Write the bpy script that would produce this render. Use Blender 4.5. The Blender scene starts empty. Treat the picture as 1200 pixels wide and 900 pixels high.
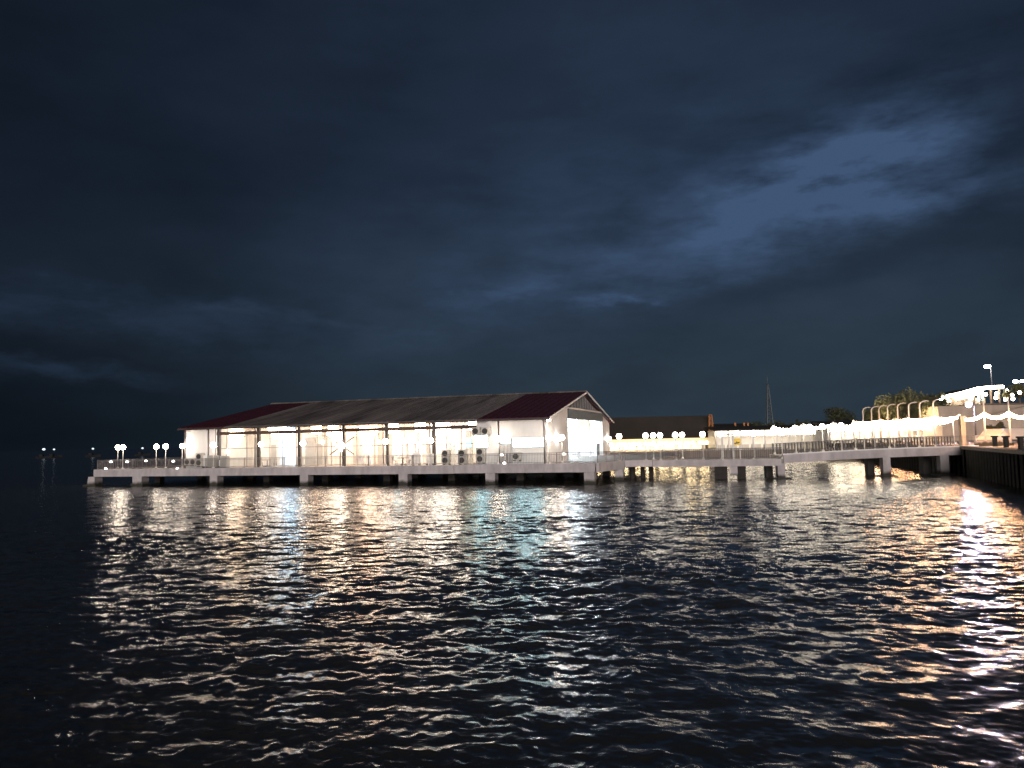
import bpy, bmesh, math, random
import numpy as np
from mathutils import Vector, Matrix
R = math.radians
rnd = random.Random(7)
scene = bpy.context.scene
COL = scene.collection
IMG_W, IMG_H, F_PX = 1200.0, 900.0, 919.0
CAM_H, PITCH, ROLL = 4.4, 0.071, 0.022

# ------------------------------------------------------------------ camera
cam_d = bpy.data.cameras.new('camera'); cam = bpy.data.objects.new('camera', cam_d); COL.objects.link(cam)
cam_d.sensor_width = 36.0; cam_d.lens = 36.0 * F_PX / IMG_W
cam_d.clip_start = 0.1; cam_d.clip_end = 20000
cam.location = (0, 0, CAM_H)
cam.rotation_euler = (Matrix.Rotation(R(90) + PITCH, 3, 'X') @ Matrix.Rotation(ROLL, 3, 'Z').inverted()).to_euler()
scene.camera = cam
_M = cam.rotation_euler.to_matrix()
CAM = Vector((0, 0, CAM_H))
def ray(px, py): return (_M @ Vector((px - IMG_W/2, IMG_H/2 - py, -F_PX))).normalized()
def at(px, py, Y):
    """the point of the survey photo's ray (px,py) that lies Y metres out"""
    d = ray(px, py); return CAM + d * (Y / d.y)

# ------------------------------------------------------------------ frames
class Frame:
    def __init__(s, o, rz): s.o = Vector(o); s.rz = rz; s.m = Matrix.Rotation(rz, 3, 'Z'); s.mi = s.m.inverted()
    def w(s, p): return s.o + s.m @ Vector(p)
    def hit(s, px, py, axis, val):
        o = s.mi @ (CAM - s.o); d = s.mi @ ray(px, py)
        return o + d * ((val - o[axis]) / d[axis])
WORLD = Frame((0, 0, 0), 0)
TH = 0.298
PIER = Frame((7.784, 75.761, 0), -TH)
HD = 1.923

# ------------------------------------------------------------------ mesh builder
class MB:
    def __init__(s): s.v = []; s.f = []; s.sm = []
    def add(s, vs, fs, smooth=False):
        b = len(s.v); s.v += [tuple(v) for v in vs]; s.f += [tuple(i + b for i in f) for f in fs]; s.sm += [smooth]*len(fs); return s
    def box(s, x0, x1, y0, y1, z0, z1):
        return s.add([(x, y, z) for z in (z0, z1) for x, y in ((x0, y0), (x1, y0), (x1, y1), (x0, y1))],
                     [(3,2,1,0), (4,5,6,7), (0,1,5,4), (1,2,6,5), (2,3,7,6), (3,0,4,7)])
    def cbox(s, cx, cy, w, d, z0, z1): return s.box(cx-w/2, cx+w/2, cy-d/2, cy+d/2, z0, z1)
    def prism(s, poly, axis, a, b):
        """poly: 2D outline on the other two axes, extruded along axis from a to b"""
        n = len(poly)
        def mk(p, t):
            q = list(p); q.insert(axis, t); return q
        return s.add([mk(p, a) for p in poly] + [mk(p, b) for p in poly],
                     [tuple(range(n))[::-1], tuple(range(n, 2*n))] + [(i, (i+1) % n, n+(i+1) % n, n+i) for i in range(n)])
    def tube(s, pts, rs, n=8, cap=True):
        pts = [Vector(p) for p in pts]
        if not hasattr(rs, '__len__'): rs = [rs]*len(pts)
        vs = []; prev = None
        for i, p in enumerate(pts):
            d = (pts[min(i+1, len(pts)-1)] - pts[max(i-1, 0)]).normalized()
            a = prev if prev is not None else (Vector((1, 0, 0)) if abs(d.x) < .8 else Vector((0, 1, 0)))
            a = (a - d*a.dot(d)).normalized(); b = d.cross(a); prev = a
            vs += [p + (a*math.cos(t*2*math.pi/n) + b*math.sin(t*2*math.pi/n))*rs[i] for t in range(n)]
        fs = [(i*n+t, i*n+(t+1) % n, (i+1)*n+(t+1) % n, (i+1)*n+t) for i in range(len(pts)-1) for t in range(n)]
        if cap: fs += [tuple(range(n))[::-1], tuple(range((len(pts)-1)*n, len(pts)*n))]
        return s.add(vs, fs, True)
    def lathe(s, c, prof, n=12):
        """prof: (radius, z) from bottom to top"""
        c = Vector(c)
        vs = [c + Vector((r*math.cos(t*2*math.pi/n), r*math.sin(t*2*math.pi/n), z)) for r, z in prof for t in range(n)]
        m = len(prof)
        fs = [(i*n+t, i*n+(t+1) % n, (i+1)*n+(t+1) % n, (i+1)*n+t) for i in range(m-1) for t in range(n)]
        fs += [tuple(range(n))[::-1], tuple(range((m-1)*n, m*n))]
        return s.add(vs, fs, True)
    def ball(s, c, r, n=10, k=6, sz=1.0):
        return s.lathe(c, [(max(r*math.sin(math.pi*i/k), r*.02), -r*sz*math.cos(math.pi*i/k)) for i in range(k+1)], n)
    def rot(s, p):
        s.v = [(p.x+x, p.y-z, p.z+y) for x, y, z in s.v]; return s
    def mesh(s, name, off=(0, 0, 0)):
        me = bpy.data.meshes.new(name); o = Vector(off)
        me.from_pydata([tuple(Vector(v) - o) for v in s.v], [], s.f)
        me.polygons.foreach_set('use_smooth', s.sm); me.update(); return me

# ------------------------------------------------------------------ objects, parts, labels
def setp(o, label=None, cat=None, group=None, kind=None):
    for k, v in (('label', label), ('category', cat), ('group', group), ('kind', kind)):
        if v: o[k] = v
    return o
class Thing:
    def __init__(s, name, label, cat, p0=(0, 0, 0), fr=WORLD, group=None, kind=None):
        s.fr, s.p0 = fr, Vector(p0)
        e = bpy.data.objects.new(name, None); COL.objects.link(e)
        e.location = fr.w(p0); e.rotation_euler = (0, 0, fr.rz); e.empty_display_size = .3
        setp(e, label, cat, group, kind); s.o = e
    def part(s, name, mb, m, parent=None, label=None):
        me = mb.mesh(name, s.p0); me.materials.append(m)
        o = bpy.data.objects.new(name, me); COL.objects.link(o); o.parent = parent or s.o
        if label: o['label'] = label
        return o
def solo(name, mb, m, label=None, cat=None, p0=(0, 0, 0), fr=WORLD, group=None, kind=None):
    me = mb.mesh(name, p0); me.materials.append(m)
    o = bpy.data.objects.new(name, me); COL.objects.link(o)
    o.location = fr.w(p0); o.rotation_euler = (0, 0, fr.rz)
    return setp(o, label, cat, group, kind)
def dup(root, loc, rz=0, label=None, mats=None):
    c = root.copy(); COL.objects.link(c); c.location = loc; c.rotation_euler = (0, 0, rz)
    if label: c['label'] = label
    for ch in list(root.children):
        k = ch.copy(); COL.objects.link(k); k.parent = c
        if mats and ch.name.split('.')[0] in mats:
            k.data = k.data.copy(); k.data.materials[0] = mats[ch.name.split('.')[0]]
        for g in list(ch.children):
            q = g.copy(); COL.objects.link(q); q.parent = k
    return c
ORD = 'first second third fourth fifth sixth seventh eighth ninth tenth eleventh twelfth thirteenth fourteenth fifteenth sixteenth seventeenth eighteenth nineteenth twentieth'.split()

# ------------------------------------------------------------------ materials
def mat(name, col, rough=.7, metal=0., var=.25, scale=1.2, emit=None, strength=0., spec=None, streak=0., bump=0., tide=False):
    m = bpy.data.materials.new(name); m.use_nodes = True
    nt = m.node_tree; b = nt.nodes['Principled BSDF']; L = nt.links.new
    b.inputs['Roughness'].default_value = rough; b.inputs['Metallic'].default_value = metal
    if spec is not None: b.inputs['Specular IOR Level'].default_value = spec
    c = (*col, 1)
    if var and not emit:
        tc = nt.nodes.new('ShaderNodeTexCoord'); mp = nt.nodes.new('ShaderNodeMapping')
        L(tc.outputs['Object'], mp.inputs['Vector'])
        if streak < 0: mp.inputs['Scale'].default_value = (1, -streak, -streak)
        elif streak: mp.inputs['Scale'].default_value = (1, 1, 1/streak)
        n1 = nt.nodes.new('ShaderNodeTexNoise'); n1.inputs['Scale'].default_value = scale; n1.inputs['Detail'].default_value = 6; n1.inputs['Roughness'].default_value = .65
        L(mp.outputs['Vector'], n1.inputs['Vector'])
        r = nt.nodes.new('ShaderNodeValToRGB')
        r.color_ramp.elements[0].position = .3; r.color_ramp.elements[1].position = .72
        r.color_ramp.elements[0].color = (*[x*(1-var) for x in col], 1); r.color_ramp.elements[1].color = (*[min(1, x*(1+var*.6)) for x in col], 1)
        L(n1.outputs['Fac'], r.inputs['Fac'])
        if tide:   # weed and damp left by the tide on everything that stands in the water
            sx = nt.nodes.new('ShaderNodeSeparateXYZ'); L(tc.outputs['Object'], sx.inputs[0])
            ad = nt.nodes.new('ShaderNodeMath'); ad.operation = 'MULTIPLY_ADD'; ad.inputs[1].default_value = -.9; L(n1.outputs['Fac'], ad.inputs[0]); L(sx.outputs[2], ad.inputs[2])
            mr = nt.nodes.new('ShaderNodeMapRange'); mr.inputs['From Min'].default_value = -.22; mr.inputs['From Max'].default_value = .12; L(ad.outputs[0], mr.inputs[0])
            mx = nt.nodes.new('ShaderNodeMix'); mx.data_type = 'RGBA'; mx.inputs[6].default_value = (.05, .048, .036, 1); L(mr.outputs[0], mx.inputs['Factor']); L(r.outputs['Color'], mx.inputs[7]); L(mx.outputs[2], b.inputs['Base Color'])
        else: L(r.outputs['Color'], b.inputs['Base Color'])
        if bump:
            bp = nt.nodes.new('ShaderNodeBump'); bp.inputs['Strength'].default_value = bump; bp.inputs['Distance'].default_value = .05
            L(n1.outputs['Fac'], bp.inputs['Height']); L(bp.outputs['Normal'], b.inputs['Normal'])
    else: b.inputs['Base Color'].default_value = c
    if emit:
        b.inputs['Emission Color'].default_value = (*emit, 1); b.inputs['Emission Strength'].default_value = strength
    return m
M = {}
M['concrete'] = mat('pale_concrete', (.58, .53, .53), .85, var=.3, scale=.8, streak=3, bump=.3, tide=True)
M['concrete_dark'] = mat('dark_concrete', (.06, .056, .05), .7, var=.4, scale=1.5)  # darker concrete for footings, coping, inner and far piles, under-deck beams
M['deckfloor'] = mat('deck_paving', (.30, .28, .26), .6, var=.3, scale=1.5)
M['timber_dark'] = mat('tarred_timber', (.035, .03, .026), .8, var=.4, scale=3)
M['white'] = mat('white_paint', (.82, .81, .80), .55, var=.08, scale=.5, streak=3)
M['panelwhite'] = mat('white_wall_panel', (.74, .73, .72), .6, var=.18, scale=.5, streak=5)
M['inner'] = mat('interior_plaster', (.62, .61, .58), .7, var=.1, scale=.6)
M['innergrey'] = mat('interior_grey_board', (.34, .34, .33), .6, var=.15)
M['woodceil'] = mat('timber_ceiling', (.22, .13, .08), .6, var=.35, scale=2)
M['maroon'] = mat('maroon_sheet_roof', (.085, .018, .03), .55, var=.2, scale=.7)
M['roofgrey'] = mat('weathered_lamp_streak_roof', (.25, .215, .195), .5, metal=.0, var=.7, scale=.5, streak=-.12)  # warm streaks paint lamp reflections into the colour, along with weathering
M['gablegrey'] = mat('grey_gable_boarding', (.22, .27, .32), .6, var=.4, scale=.9)
M['signgrey'] = mat('slate_sign_board', (.10, .13, .16), .5, var=.12)
M['darkmetal'] = mat('dark_painted_steel', (.045, .04, .04), .45, var=.2)
M['brownmetal'] = mat('brown_painted_beam', (.055, .03, .022), .5, var=.2)
M['pipe'] = mat('grey_downpipe', (.16, .14, .14), .5, var=.1)
M['polewhite'] = mat('white_pole_paint', (.7, .68, .64), .4, var=.06)
M['railgrey'] = mat('grey_railing_paint', (.22, .20, .20), .45, var=.15)
M['raildark'] = mat('dark_railing_paint', (.05, .045, .045), .45, var=.15)
M['accase'] = mat('off_white_casing', (.5, .48, .44), .5, var=.1)
M['fan'] = mat('black_fan_grille', (.03, .03, .03), .5, var=.1)
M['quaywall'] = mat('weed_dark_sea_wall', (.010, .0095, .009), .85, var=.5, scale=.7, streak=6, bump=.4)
M['ground'] = mat('promenade_paving', (.24, .20, .17), .75, var=.3, scale=.4)
M['soil'] = mat('hillside_earth', (.07, .06, .04), .9, var=.4, scale=.3)
M['tan'] = mat('tan_rendered_wall', (.50, .41, .33), .8, var=.25, scale=.4, streak=3)
M['brownwall'] = mat('brown_rendered_wall', (.17, .12, .095), .8, var=.3, scale=.4)
M['darkroof'] = mat('dark_brown_sheeting', (.022, .017, .014), .8, var=.3, scale=.3)
M['leafa'] = mat('leaf_green', (.16, .155, .07), .6, var=.5, scale=.6)
M['leafb'] = mat('leaf_dark', (.08, .085, .04), .6, var=.5, scale=.6)
M['bark'] = mat('bark', (.09, .065, .045), .85, var=.3, scale=3)
M['tent'] = mat('white_canvas', (.72, .68, .64), .7, var=.06)
M['yellow'] = mat('yellow_board', (.75, .52, .06), .5, var=.05)
M['orange'] = mat('orange_lamplight_tint', (.55, .23, .08), .7, var=.2)  # orange lamplight painted into the colour of the tower and poles
M['mast'] = mat('galvanised_lattice', (.15, .18, .2), .5, metal=.3, var=.1)
M['hull'] = mat('boat_hull_paint', (.006, .006, .008), .8, var=.1)
M['cabin'] = mat('boat_cabin_paint', (.008, .008, .008), .8, var=.1)
def em(name, col, s): return mat(name, (.8, .8, .8), .4, emit=col, strength=s)
WARM = (1, .84, .66)
M['globe'] = em('lit_opal_globe', WARM, 64)
M['globe_shore'] = em('lit_opal_globe_shore', (1, .90, .74), 26)
M['bulb'] = em('lit_festoon_bulb', (1, .84, .62), 22)
M['bulb_or'] = em('lit_amber_bulb', (1, .50, .24), 120)
M['drum'] = em('lit_drum_shade', (1, .78, .56), 14)
M['chand'] = em('lit_chandelier', (1, .82, .62), 15)
M['cool'] = em('cool_white_tube', (.48, .76, 1.0), 75)
M['cyan'] = em('cyan_lit_panel', (.35, .85, 1.0), 6)
M['teal'] = em('teal_lit_sign', (.10, .80, .70), 4)
M['tealtube'] = em('teal_neon_tube', (.12, .65, .80), 40)
M['lightbox'] = em('white_light_box', (.52, .92, 1.0), 11)
M['entry'] = em('white_entrance_tube', (.78, .92, 1.0), 85)
M['flood'] = em('violet_white_floodlight', (.76, .68, 1.0), 2300)
M['street'] = em('white_street_luminaire', (.92, .96, 1.0), 60)
M['yband'] = em('yellow_lit_fascia', (1, .62, .14), 1.0)
M['hallwarm'] = em('warm_light_panel', (1, .84, .62), 11)
M['terminaltube'] = em('yellow_white_tube', (1, .76, .42), 45)
M['boatlamp'] = em('boat_work_lamp', (.75, .88, 1.0), 1.2)
M['raillight'] = em('small_rail_light', (1, .92, .82), 9)
M['poster'] = em('backlit_poster', (1, .88, .60), 1.1)

# ------------------------------------------------------------------ water
def water():
    rs = [3.5]
    while rs[-1] < 45: rs.append(rs[-1]*1.0029)
    while rs[-1] < 170: rs.append(rs[-1]*1.0062)
    while rs[-1] < 9000: rs.append(rs[-1]*1.07)
    rs = np.array(rs)
    dense = np.linspace(-R(45), R(45), 880)
    coarse = np.linspace(R(45), R(315), 60)[1:-1]
    an = np.concatenate([dense, coarse])
    nr, na = len(rs), len(an)
    rr, aa = np.meshgrid(rs, an, indexing='ij')
    rr = rr.astype(np.float32); aa = aa.astype(np.float32)
    X = rr*np.sin(aa); Y = rr*np.cos(aa)
    sp = np.maximum(np.gradient(rs)[:, None], rr*.0018)
    sp = sp.astype(np.float32); sp = np.where((aa > R(45.01)), np.maximum(sp, rr*.08), sp)
    g = np.random.default_rng(3)
    Z = np.zeros_like(X); DX = np.zeros_like(X); DY = np.zeros_like(X); lost = np.zeros_like(X); tot = 0
    # slow patches of calmer and rougher water
    patch = 1 + .34*np.sin(X*.21+Y*.13+1.1)*np.sin(Y*.17-X*.06+.4) + .24*np.sin(X*.09-Y*.31+2.)
    NW = 160
    for i in range(NW):
        lam = .055*(3.2/.055)**((i + g.random())/NW)
        th = R(-97) + g.normal()*R(66)                 # travelling towards the camera
        k = 2*math.pi/lam; slope = .0235*(1.0 if lam < .35 else (.35/lam)**.6)
        a = slope/k; ph = g.random()*6.283
        fac = np.clip((lam/sp - 2.4)/1.6, 0, 1)
        arg = k*(X*math.cos(th) + Y*math.sin(th)) + ph
        Z += a*fac*np.cos(arg)
        DX -= 1.15*a*fac*math.cos(th)*np.sin(arg); DY -= 1.15*a*fac*math.sin(th)*np.sin(arg)
        lost += (1-fac**2)*slope*slope/2; tot += slope*slope/2
    Z *= patch; X = X+DX*patch; Y = Y+DY*patch
    lost = np.sqrt(lost/tot)
    me = bpy.data.meshes.new('water')
    nv = nr*na
    co = np.stack([X, Y, Z], -1).reshape(-1, 3)
    idx = np.arange(nv).reshape(nr, na); nx = np.roll(idx, -1, axis=1)
    q = np.stack([idx[:-1], idx[1:], nx[1:], nx[:-1]], -1).reshape(-1, 4)
    centre = nv; co = np.concatenate([co, [[0, 0, 0]]])
    tri = np.stack([np.full(na, centre), idx[0], nx[0]], -1)
    nq, nt_ = len(q), len(tri)
    me.vertices.add(nv+1); me.vertices.foreach_set('co', co.astype(np.float32).ravel())
    me.loops.add(nq*4+nt_*3); me.loops.foreach_set('vertex_index', np.concatenate([q.ravel(), tri.ravel()]).astype(np.int32))
    me.polygons.add(nq+nt_)
    me.polygons.foreach_set('loop_start', np.concatenate([np.arange(nq)*4, nq*4+np.arange(nt_)*3]).astype(np.int32))
    me.polygons.foreach_set('use_smooth', np.ones(nq+nt_, bool))
    at_ = me.attributes.new('lost', 'FLOAT', 'POINT'); at_.data.foreach_set('value', np.append(lost.ravel(), 0).astype(np.float32))
    me.update(); me.validate()
    # make sure the faces look up
    if me.polygons[0].normal.z < 0: me.flip_normals()
    m = bpy.data.materials.new('night_sea'); m.use_nodes = True
    nt = m.node_tree; b = nt.nodes['Principled BSDF']; L = nt.links.new
    b.inputs['Base Color'].default_value = (.03, .03, .028, 1); b.inputs['Roughness'].default_value = .185
    b.inputs['IOR'].default_value = 1.333
    geo = nt.nodes.new('ShaderNodeNewGeometry'); att = nt.nodes.new('ShaderNodeAttribute'); att.attribute_name = 'lost'
    def ripple(scale, stretch, detail, amp):
        mp = nt.nodes.new('ShaderNodeMapping'); mp.inputs['Scale'].default_value = (scale*stretch, scale, scale)
        n = nt.nodes.new('ShaderNodeTexNoise'); n.inputs['Scale'].default_value = 1; n.inputs['Detail'].default_value = detail; n.inputs['Roughness'].default_value = .6
        L(geo.outputs['Position'], mp.inputs['Vector']); L(mp.outputs['Vector'], n.inputs['Vector'])
        s = nt.nodes.new('ShaderNodeVectorMath'); s.operation = 'SUBTRACT'; s.inputs[1].default_value = (.5, .5, .5); L(n.outputs['Color'], s.inputs[0])
        k = nt.nodes.new('ShaderNodeVectorMath'); k.operation = 'MULTIPLY'; k.inputs[1].default_value = (amp*.7, amp, 0); L(s.outputs[0], k.inputs[0])
        return k
    fine = ripple(7, .65, 1, .20)
    mid = ripple(2.2, .45, 2, 1.05)
    sc = nt.nodes.new('ShaderNodeVectorMath'); sc.operation = 'SCALE'; L(mid.outputs[0], sc.inputs[0]); L(att.outputs['Fac'], sc.inputs['Scale'])
    a1 = nt.nodes.new('ShaderNodeVectorMath'); L(fine.outputs[0], a1.inputs[0]); L(sc.outputs[0], a1.inputs[1])
    a2 = nt.nodes.new('ShaderNodeVectorMath'); L(a1.outputs[0], a2.inputs[0]); L(geo.outputs['Normal'], a2.inputs[1])
    nn = nt.nodes.new('ShaderNodeVectorMath'); nn.operation = 'NORMALIZE'; L(a2.outputs[0], nn.inputs[0]); L(nn.outputs[0], b.inputs['Normal'])
    me.materials.append(m)
    o = bpy.data.objects.new('water', me); COL.objects.link(o); setp(o, 'dark rippled harbour water reflecting the lamps', 'water', kind='structure')
water()

# ------------------------------------------------------------------ land
quay = [(24, 14), (38, 58.3), (44.4, 76.3), (45.5, 84), (54, 121), (57, 129), (64, 131), (70, 300), (150, 760), (1500, 1400), (1500, 14)]
LZ = 2.72
solo('ground', MB().prism(quay[::-1], 2, -1.5, LZ), M['ground'], 'paved promenade and shore behind the sea wall', 'ground', kind='structure')
LZ2 = 1.65
solo('lower_quay', MB().prism([(66, 131.5), (56, 129.5), (48, 137), (10, 144), (-14, 148), (-8, 300), (60, 780), (149, 759), (69.9, 300.2)], 2, -1.5, LZ2), M['ground'], 'lower paved quay on the far side of the basin', 'ground', kind='structure')
# dark sea wall with ribs in front of the land edge
sw = Thing('sea_wall', 'dark weedy sea wall with vertical ribs at the right end of the footbridge', 'sea wall', (44.4, 76.3, 0))
w1 = MB(); w2 = MB()
for (a, b) in zip(quay[:5], quay[1:6]):
    A, B = Vector((*a, 0)), Vector((*b, 0)); d = (B-A).normalized(); n = Vector((-d.y, d.x, 0))
    P = [A + n*.45, B + n*.45, B - n*.02, A - n*.02]
    w1.add([(p.x, p.y, z) for z in (-1.5, LZ-.22) for p in P], [(3,2,1,0), (4,5,6,7), (0,1,5,4), (1,2,6,5), (2,3,7,6), (3,0,4,7)])
    P = [A + n*.6, B + n*.6, B - n*.5, A - n*.5]
    w2.add([(p.x, p.y, z) for z in (LZ-.218, LZ+.09) for p in P], [(3,2,1,0), (4,5,6,7), (0,1,5,4), (1,2,6,5), (2,3,7,6), (3,0,4,7)])
    k = int((B-A).length/1.1)
    for i in range(k):
        c = A + d*(1.1*(i+.5)) + n*.5; w1.cbox(c.x, c.y, .28, .28, -1.5, LZ-.23)
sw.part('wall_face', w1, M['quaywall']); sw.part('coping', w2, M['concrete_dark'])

# ------------------------------------------------------------------ pier
pier = Thing('pier', 'long concrete pier deck on square piles carrying the white hall', 'pier', (0, 0, 0), PIER)
PL = -60.0
deck_poly = [(PL, 0.35), (.05, .35), (1.5, 7.2), (5.0, 24), (5.0, 43), (PL, 43)]
pier.part('deck', MB().prism(deck_poly, 2, HD-.35, HD), M['deckfloor'])
px_x = lambda px: PIER.hit(px, 548, 1, 0)[0]
seam = px_x(532)
pier.part('edge_beam', MB().box(PL, seam-.03, 0, .347, HD-.82, HD+.04), M['concrete'])
pier.part('edge_beam', MB().box(seam+.03, 0, -.05, .347, HD-.8, HD+.06), M['concrete'])
d = Vector((1.5, 7.2, 0)); dn = d.normalized(); nr_ = Vector((dn.y, -dn.x, 0))
def slab_along(mb, A, B, th, z0, z1):
    A, B = Vector(A), Vector(B); dd = (B-A).normalized(); n = Vector((dd.y, -dd.x, 0))*th
    P = [A, B, B+n, A+n]
    return mb.add([(p.x, p.y, z) for z in (z0, z1) for p in P], [(0,1,2,3), (7,6,5,4), (4,5,1,0), (5,6,2,1), (6,7,3,2), (7,4,0,3)])
pier.part('edge_beam', slab_along(MB(), (.06, .36, 0), (1.5, 7.19, 0), .32, HD-.8, HD+.06), M['concrete'])
pier.part('edge_beam', MB().box(PL-.3, PL-.003, 0, 43, HD-.82, HD+.04), M['concrete'])
for i, px in enumerate((106, 160, 250, 356, 472, 574, 690)):
    x = px_x(px); w = 1.0 if i else 1.15
    mb = MB()
    if i == 0: mb.add([(x-.75, .02, -1.5), (x+.65, .02, -1.5), (x+.65, 1.2, -1.5), (x-.75, 1.2, -1.5), (x-.35, .02, HD-.823), (x+.6, .02, HD-.823), (x+.6, 1.2, HD-.823), (x-.35, 1.2, HD-.823)],
                      [(3,2,1,0), (4,5,6,7), (0,1,5,4), (1,2,6,5), (2,3,7,6), (3,0,4,7)]).box(x-1.0, x+.9, -.12, 1.4, -1.5, .18)
    elif i == 1: mb.box(x-.6, x+.7, .03, 1.2, -1.5, HD-.823).box(x-.75, x+.95, -.1, 1.3, -1.5, .3)
    else: mb.box(x-w/2, x+w/2, .03, 1.1, -1.5, HD-.823)
    pier.part('pile', mb, M['concrete'])
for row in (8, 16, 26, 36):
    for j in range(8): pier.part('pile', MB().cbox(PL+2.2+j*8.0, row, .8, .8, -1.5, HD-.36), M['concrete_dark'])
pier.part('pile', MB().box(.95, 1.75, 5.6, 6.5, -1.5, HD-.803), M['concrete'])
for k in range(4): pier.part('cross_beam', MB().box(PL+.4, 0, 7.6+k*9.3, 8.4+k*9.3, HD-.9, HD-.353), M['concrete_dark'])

# jetty (same direction as the pier) and the sloping footbridge
JX0, JX1, JY0, JY1 = 1.55, 17.6, 7.2, 11.4
jet = Thing('jetty', 'level concrete walkway joining the pier to the sloping footbridge', 'jetty', (JX0, JY0, 0), PIER)
jet.part('deck', MB().box(JX0+.02, JX1, JY0+.3, JY1, HD-.36, HD-.02), M['deckfloor'])
jet.part('edge_beam', MB().box(JX0+.03, 4.6, JY0-.1, JY0+.297, HD-.60, HD+.06), M['concrete'])
jet.part('edge_beam', MB().box(4.66, JX1-.4, JY0-.12, JY0+.297, HD-.66, HD+.03), M['concrete'])
for px in (728, 741, 753, 763):
    x = PIER.hit(px, 555, 1, JY0+2.5)[0]; jet.part('timber_pile', MB().tube([(x, JY0+2.5, -1.5), (x, JY0+2.5, HD-.37)], .24, 9), M['timber_dark'])
for px, yy in ((846, .4), (868, .5)):
    x = PIER.hit(px, 556, 1, JY0+yy)[0]; jet.part('timber_pile', MB().box(x-.7 if px < 850 else x-.35, x+.5, JY0+yy, JY0+yy+1.6, -1.5, HD-.67), M['timber_dark'])
x = PIER.hit(860, 550, 1, JY0+.2)[0]; jet.part('pile', MB().box(x-.35, x+.35, JY0+.1, JY0+.38, .35, HD-.663), M['concrete'])

BX0, BX1, BY0, BY1 = 26.6, 45.9, 77.6, 81.6
bz = lambda x: 2.27 + (x-BX0)/(45.5-BX0)*.41 + .10*math.sin(math.pi*max(0, min(1, (x-BX0)/(BX1-BX0))))
bridge = Thing('footbridge', 'sloping concrete footbridge rising from the jetty to the shore', 'footbridge', (BX0, BY0, 0))
def ribbon(y0, y1, zlo, zhi, x0=BX0, x1=BX1, n=14):
    xs = [x0+(x1-x0)*i/n for i in range(n+1)]
    return MB().prism([(x, bz(x)+zlo) for x in xs] + [(x, bz(x)+zhi) for x in xs[::-1]], 1, y0, y1)
bridge.part('deck', ribbon(BY0+.32, BY1-.02, -.4, -.02), M['deckfloor'])
bridge.part('edge_beam', ribbon(BY0, BY0+.317, -.74, .05), M['concrete'])
bridge.part('kerb', ribbon(BY0+.05, BY0+.25, .053, .16), M['white'])
bridge.part('edge_beam', ribbon(BY1-.017, BY1+.28, -.74, .05), M['concrete'])
for px, w in ((916, .72), (1040, .74), (1108, .86)):
    x = at(px, 550, BY0).x
    top = bz(x)-.745
    bridge.part('pile', MB().box(x-w/2, x+w/2, BY0+.06, BY0+.75, -1.5, top), M['concrete'])
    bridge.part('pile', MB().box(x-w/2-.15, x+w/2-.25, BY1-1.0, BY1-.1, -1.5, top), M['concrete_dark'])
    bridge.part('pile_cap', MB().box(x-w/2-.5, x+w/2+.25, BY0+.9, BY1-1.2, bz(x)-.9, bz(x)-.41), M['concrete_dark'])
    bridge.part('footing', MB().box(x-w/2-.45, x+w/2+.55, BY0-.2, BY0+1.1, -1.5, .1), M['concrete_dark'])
bridge.part('abutment', MB().box(45.0, 46.6, BY0-.4, BY1, 1.5, 2.4), M['concrete'])

# ------------------------------------------------------------------ railings
def railing(name, label, fr, A, B, m, zf=None, h=1.05, gap=.16, bw=.022, post=2.4, mid=True, pm=None):
    A, B = Vector(A), Vector(B); L = (B-A).length; dd = (B-A).normalized()
    t = Thing(name, label, 'railing', A, fr)
    z = (lambda s: zf((A+dd*s).x)) if zf else (lambda s: A.z)
    n = max(1, int(L/2)); tr = MB()
    S = [L*i/n for i in range(n+1)]
    for off, r in ((h, .035),) + (((.14, .02), (h-.16, .02)) if mid else ()):
        tr.tube([A + dd*s + Vector((0, 0, z(s)-A.z+off)) for s in S], r, 6)
    t.part('rail', tr, m)
    bb = MB(); k = int(L/gap)
    for i in range(k):
        s = (i+.5)*gap; p = A + dd*s; bb.cbox(p.x, p.y, bw, bw, z(s)+.02, z(s)+h-.03)
    t.part('baluster_panel', bb, m)
    for i in range(int(L/post)+1):
        s = min(i*post, L); p = A + dd*s; t.part('post', MB().cbox(p.x, p.y, .075, .075, z(s), z(s)+h+.06), pm or m)
    return t
railing('pier_railing', 'thin grey railing along the long front edge of the pier', PIER, (PL+.1, .18, HD+.05), (-.05, .18, HD+.06), M['railgrey'], post=5.1)
railing('pier_railing', 'grey railing across the far left end of the pier', PIER, (PL-.12, .4, HD+.05), (PL-.12, 30, HD+.05), M['railgrey'], gap=.12)
railing('pier_railing', 'short grey railing turning back from the pier corner to the jetty', PIER, (.2, .5, HD+.06), (1.55, 7.0, HD+.06), M['railgrey'], post=2.2)
railing('jetty_railing', 'grey railing on the near edge of the level jetty', PIER, (1.8, JY0+.05, HD+.06), (JX1-.5, JY0+.05, HD+.04), M['railgrey'], post=2.6)
railing('jetty_railing', 'dark railing on the far edge of the level jetty', PIER, (5.2, JY1-.1, HD), (JX1, JY1-.1, HD), M['raildark'], gap=.2, bw=.04)
railing('bridge_railing', 'grey railing on the near edge of the sloping footbridge', WORLD, (BX0+.2, BY0+.15, bz(BX0)+.16), (BX1-.3, BY0+.15, bz(BX0)+.16), M['railgrey'], zf=lambda x: bz(x)+.16, post=3.0, gap=.3, h=.95)
railing('bridge_railing', 'dark railing with bold upright bars on the far edge of the footbridge', WORLD, (BX0+.2, BY1-.15, bz(BX0)), (BX1-.3, BY1-.15, bz(BX0)), M['raildark'], zf=bz, gap=.31, bw=.10, h=1.1)

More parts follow.
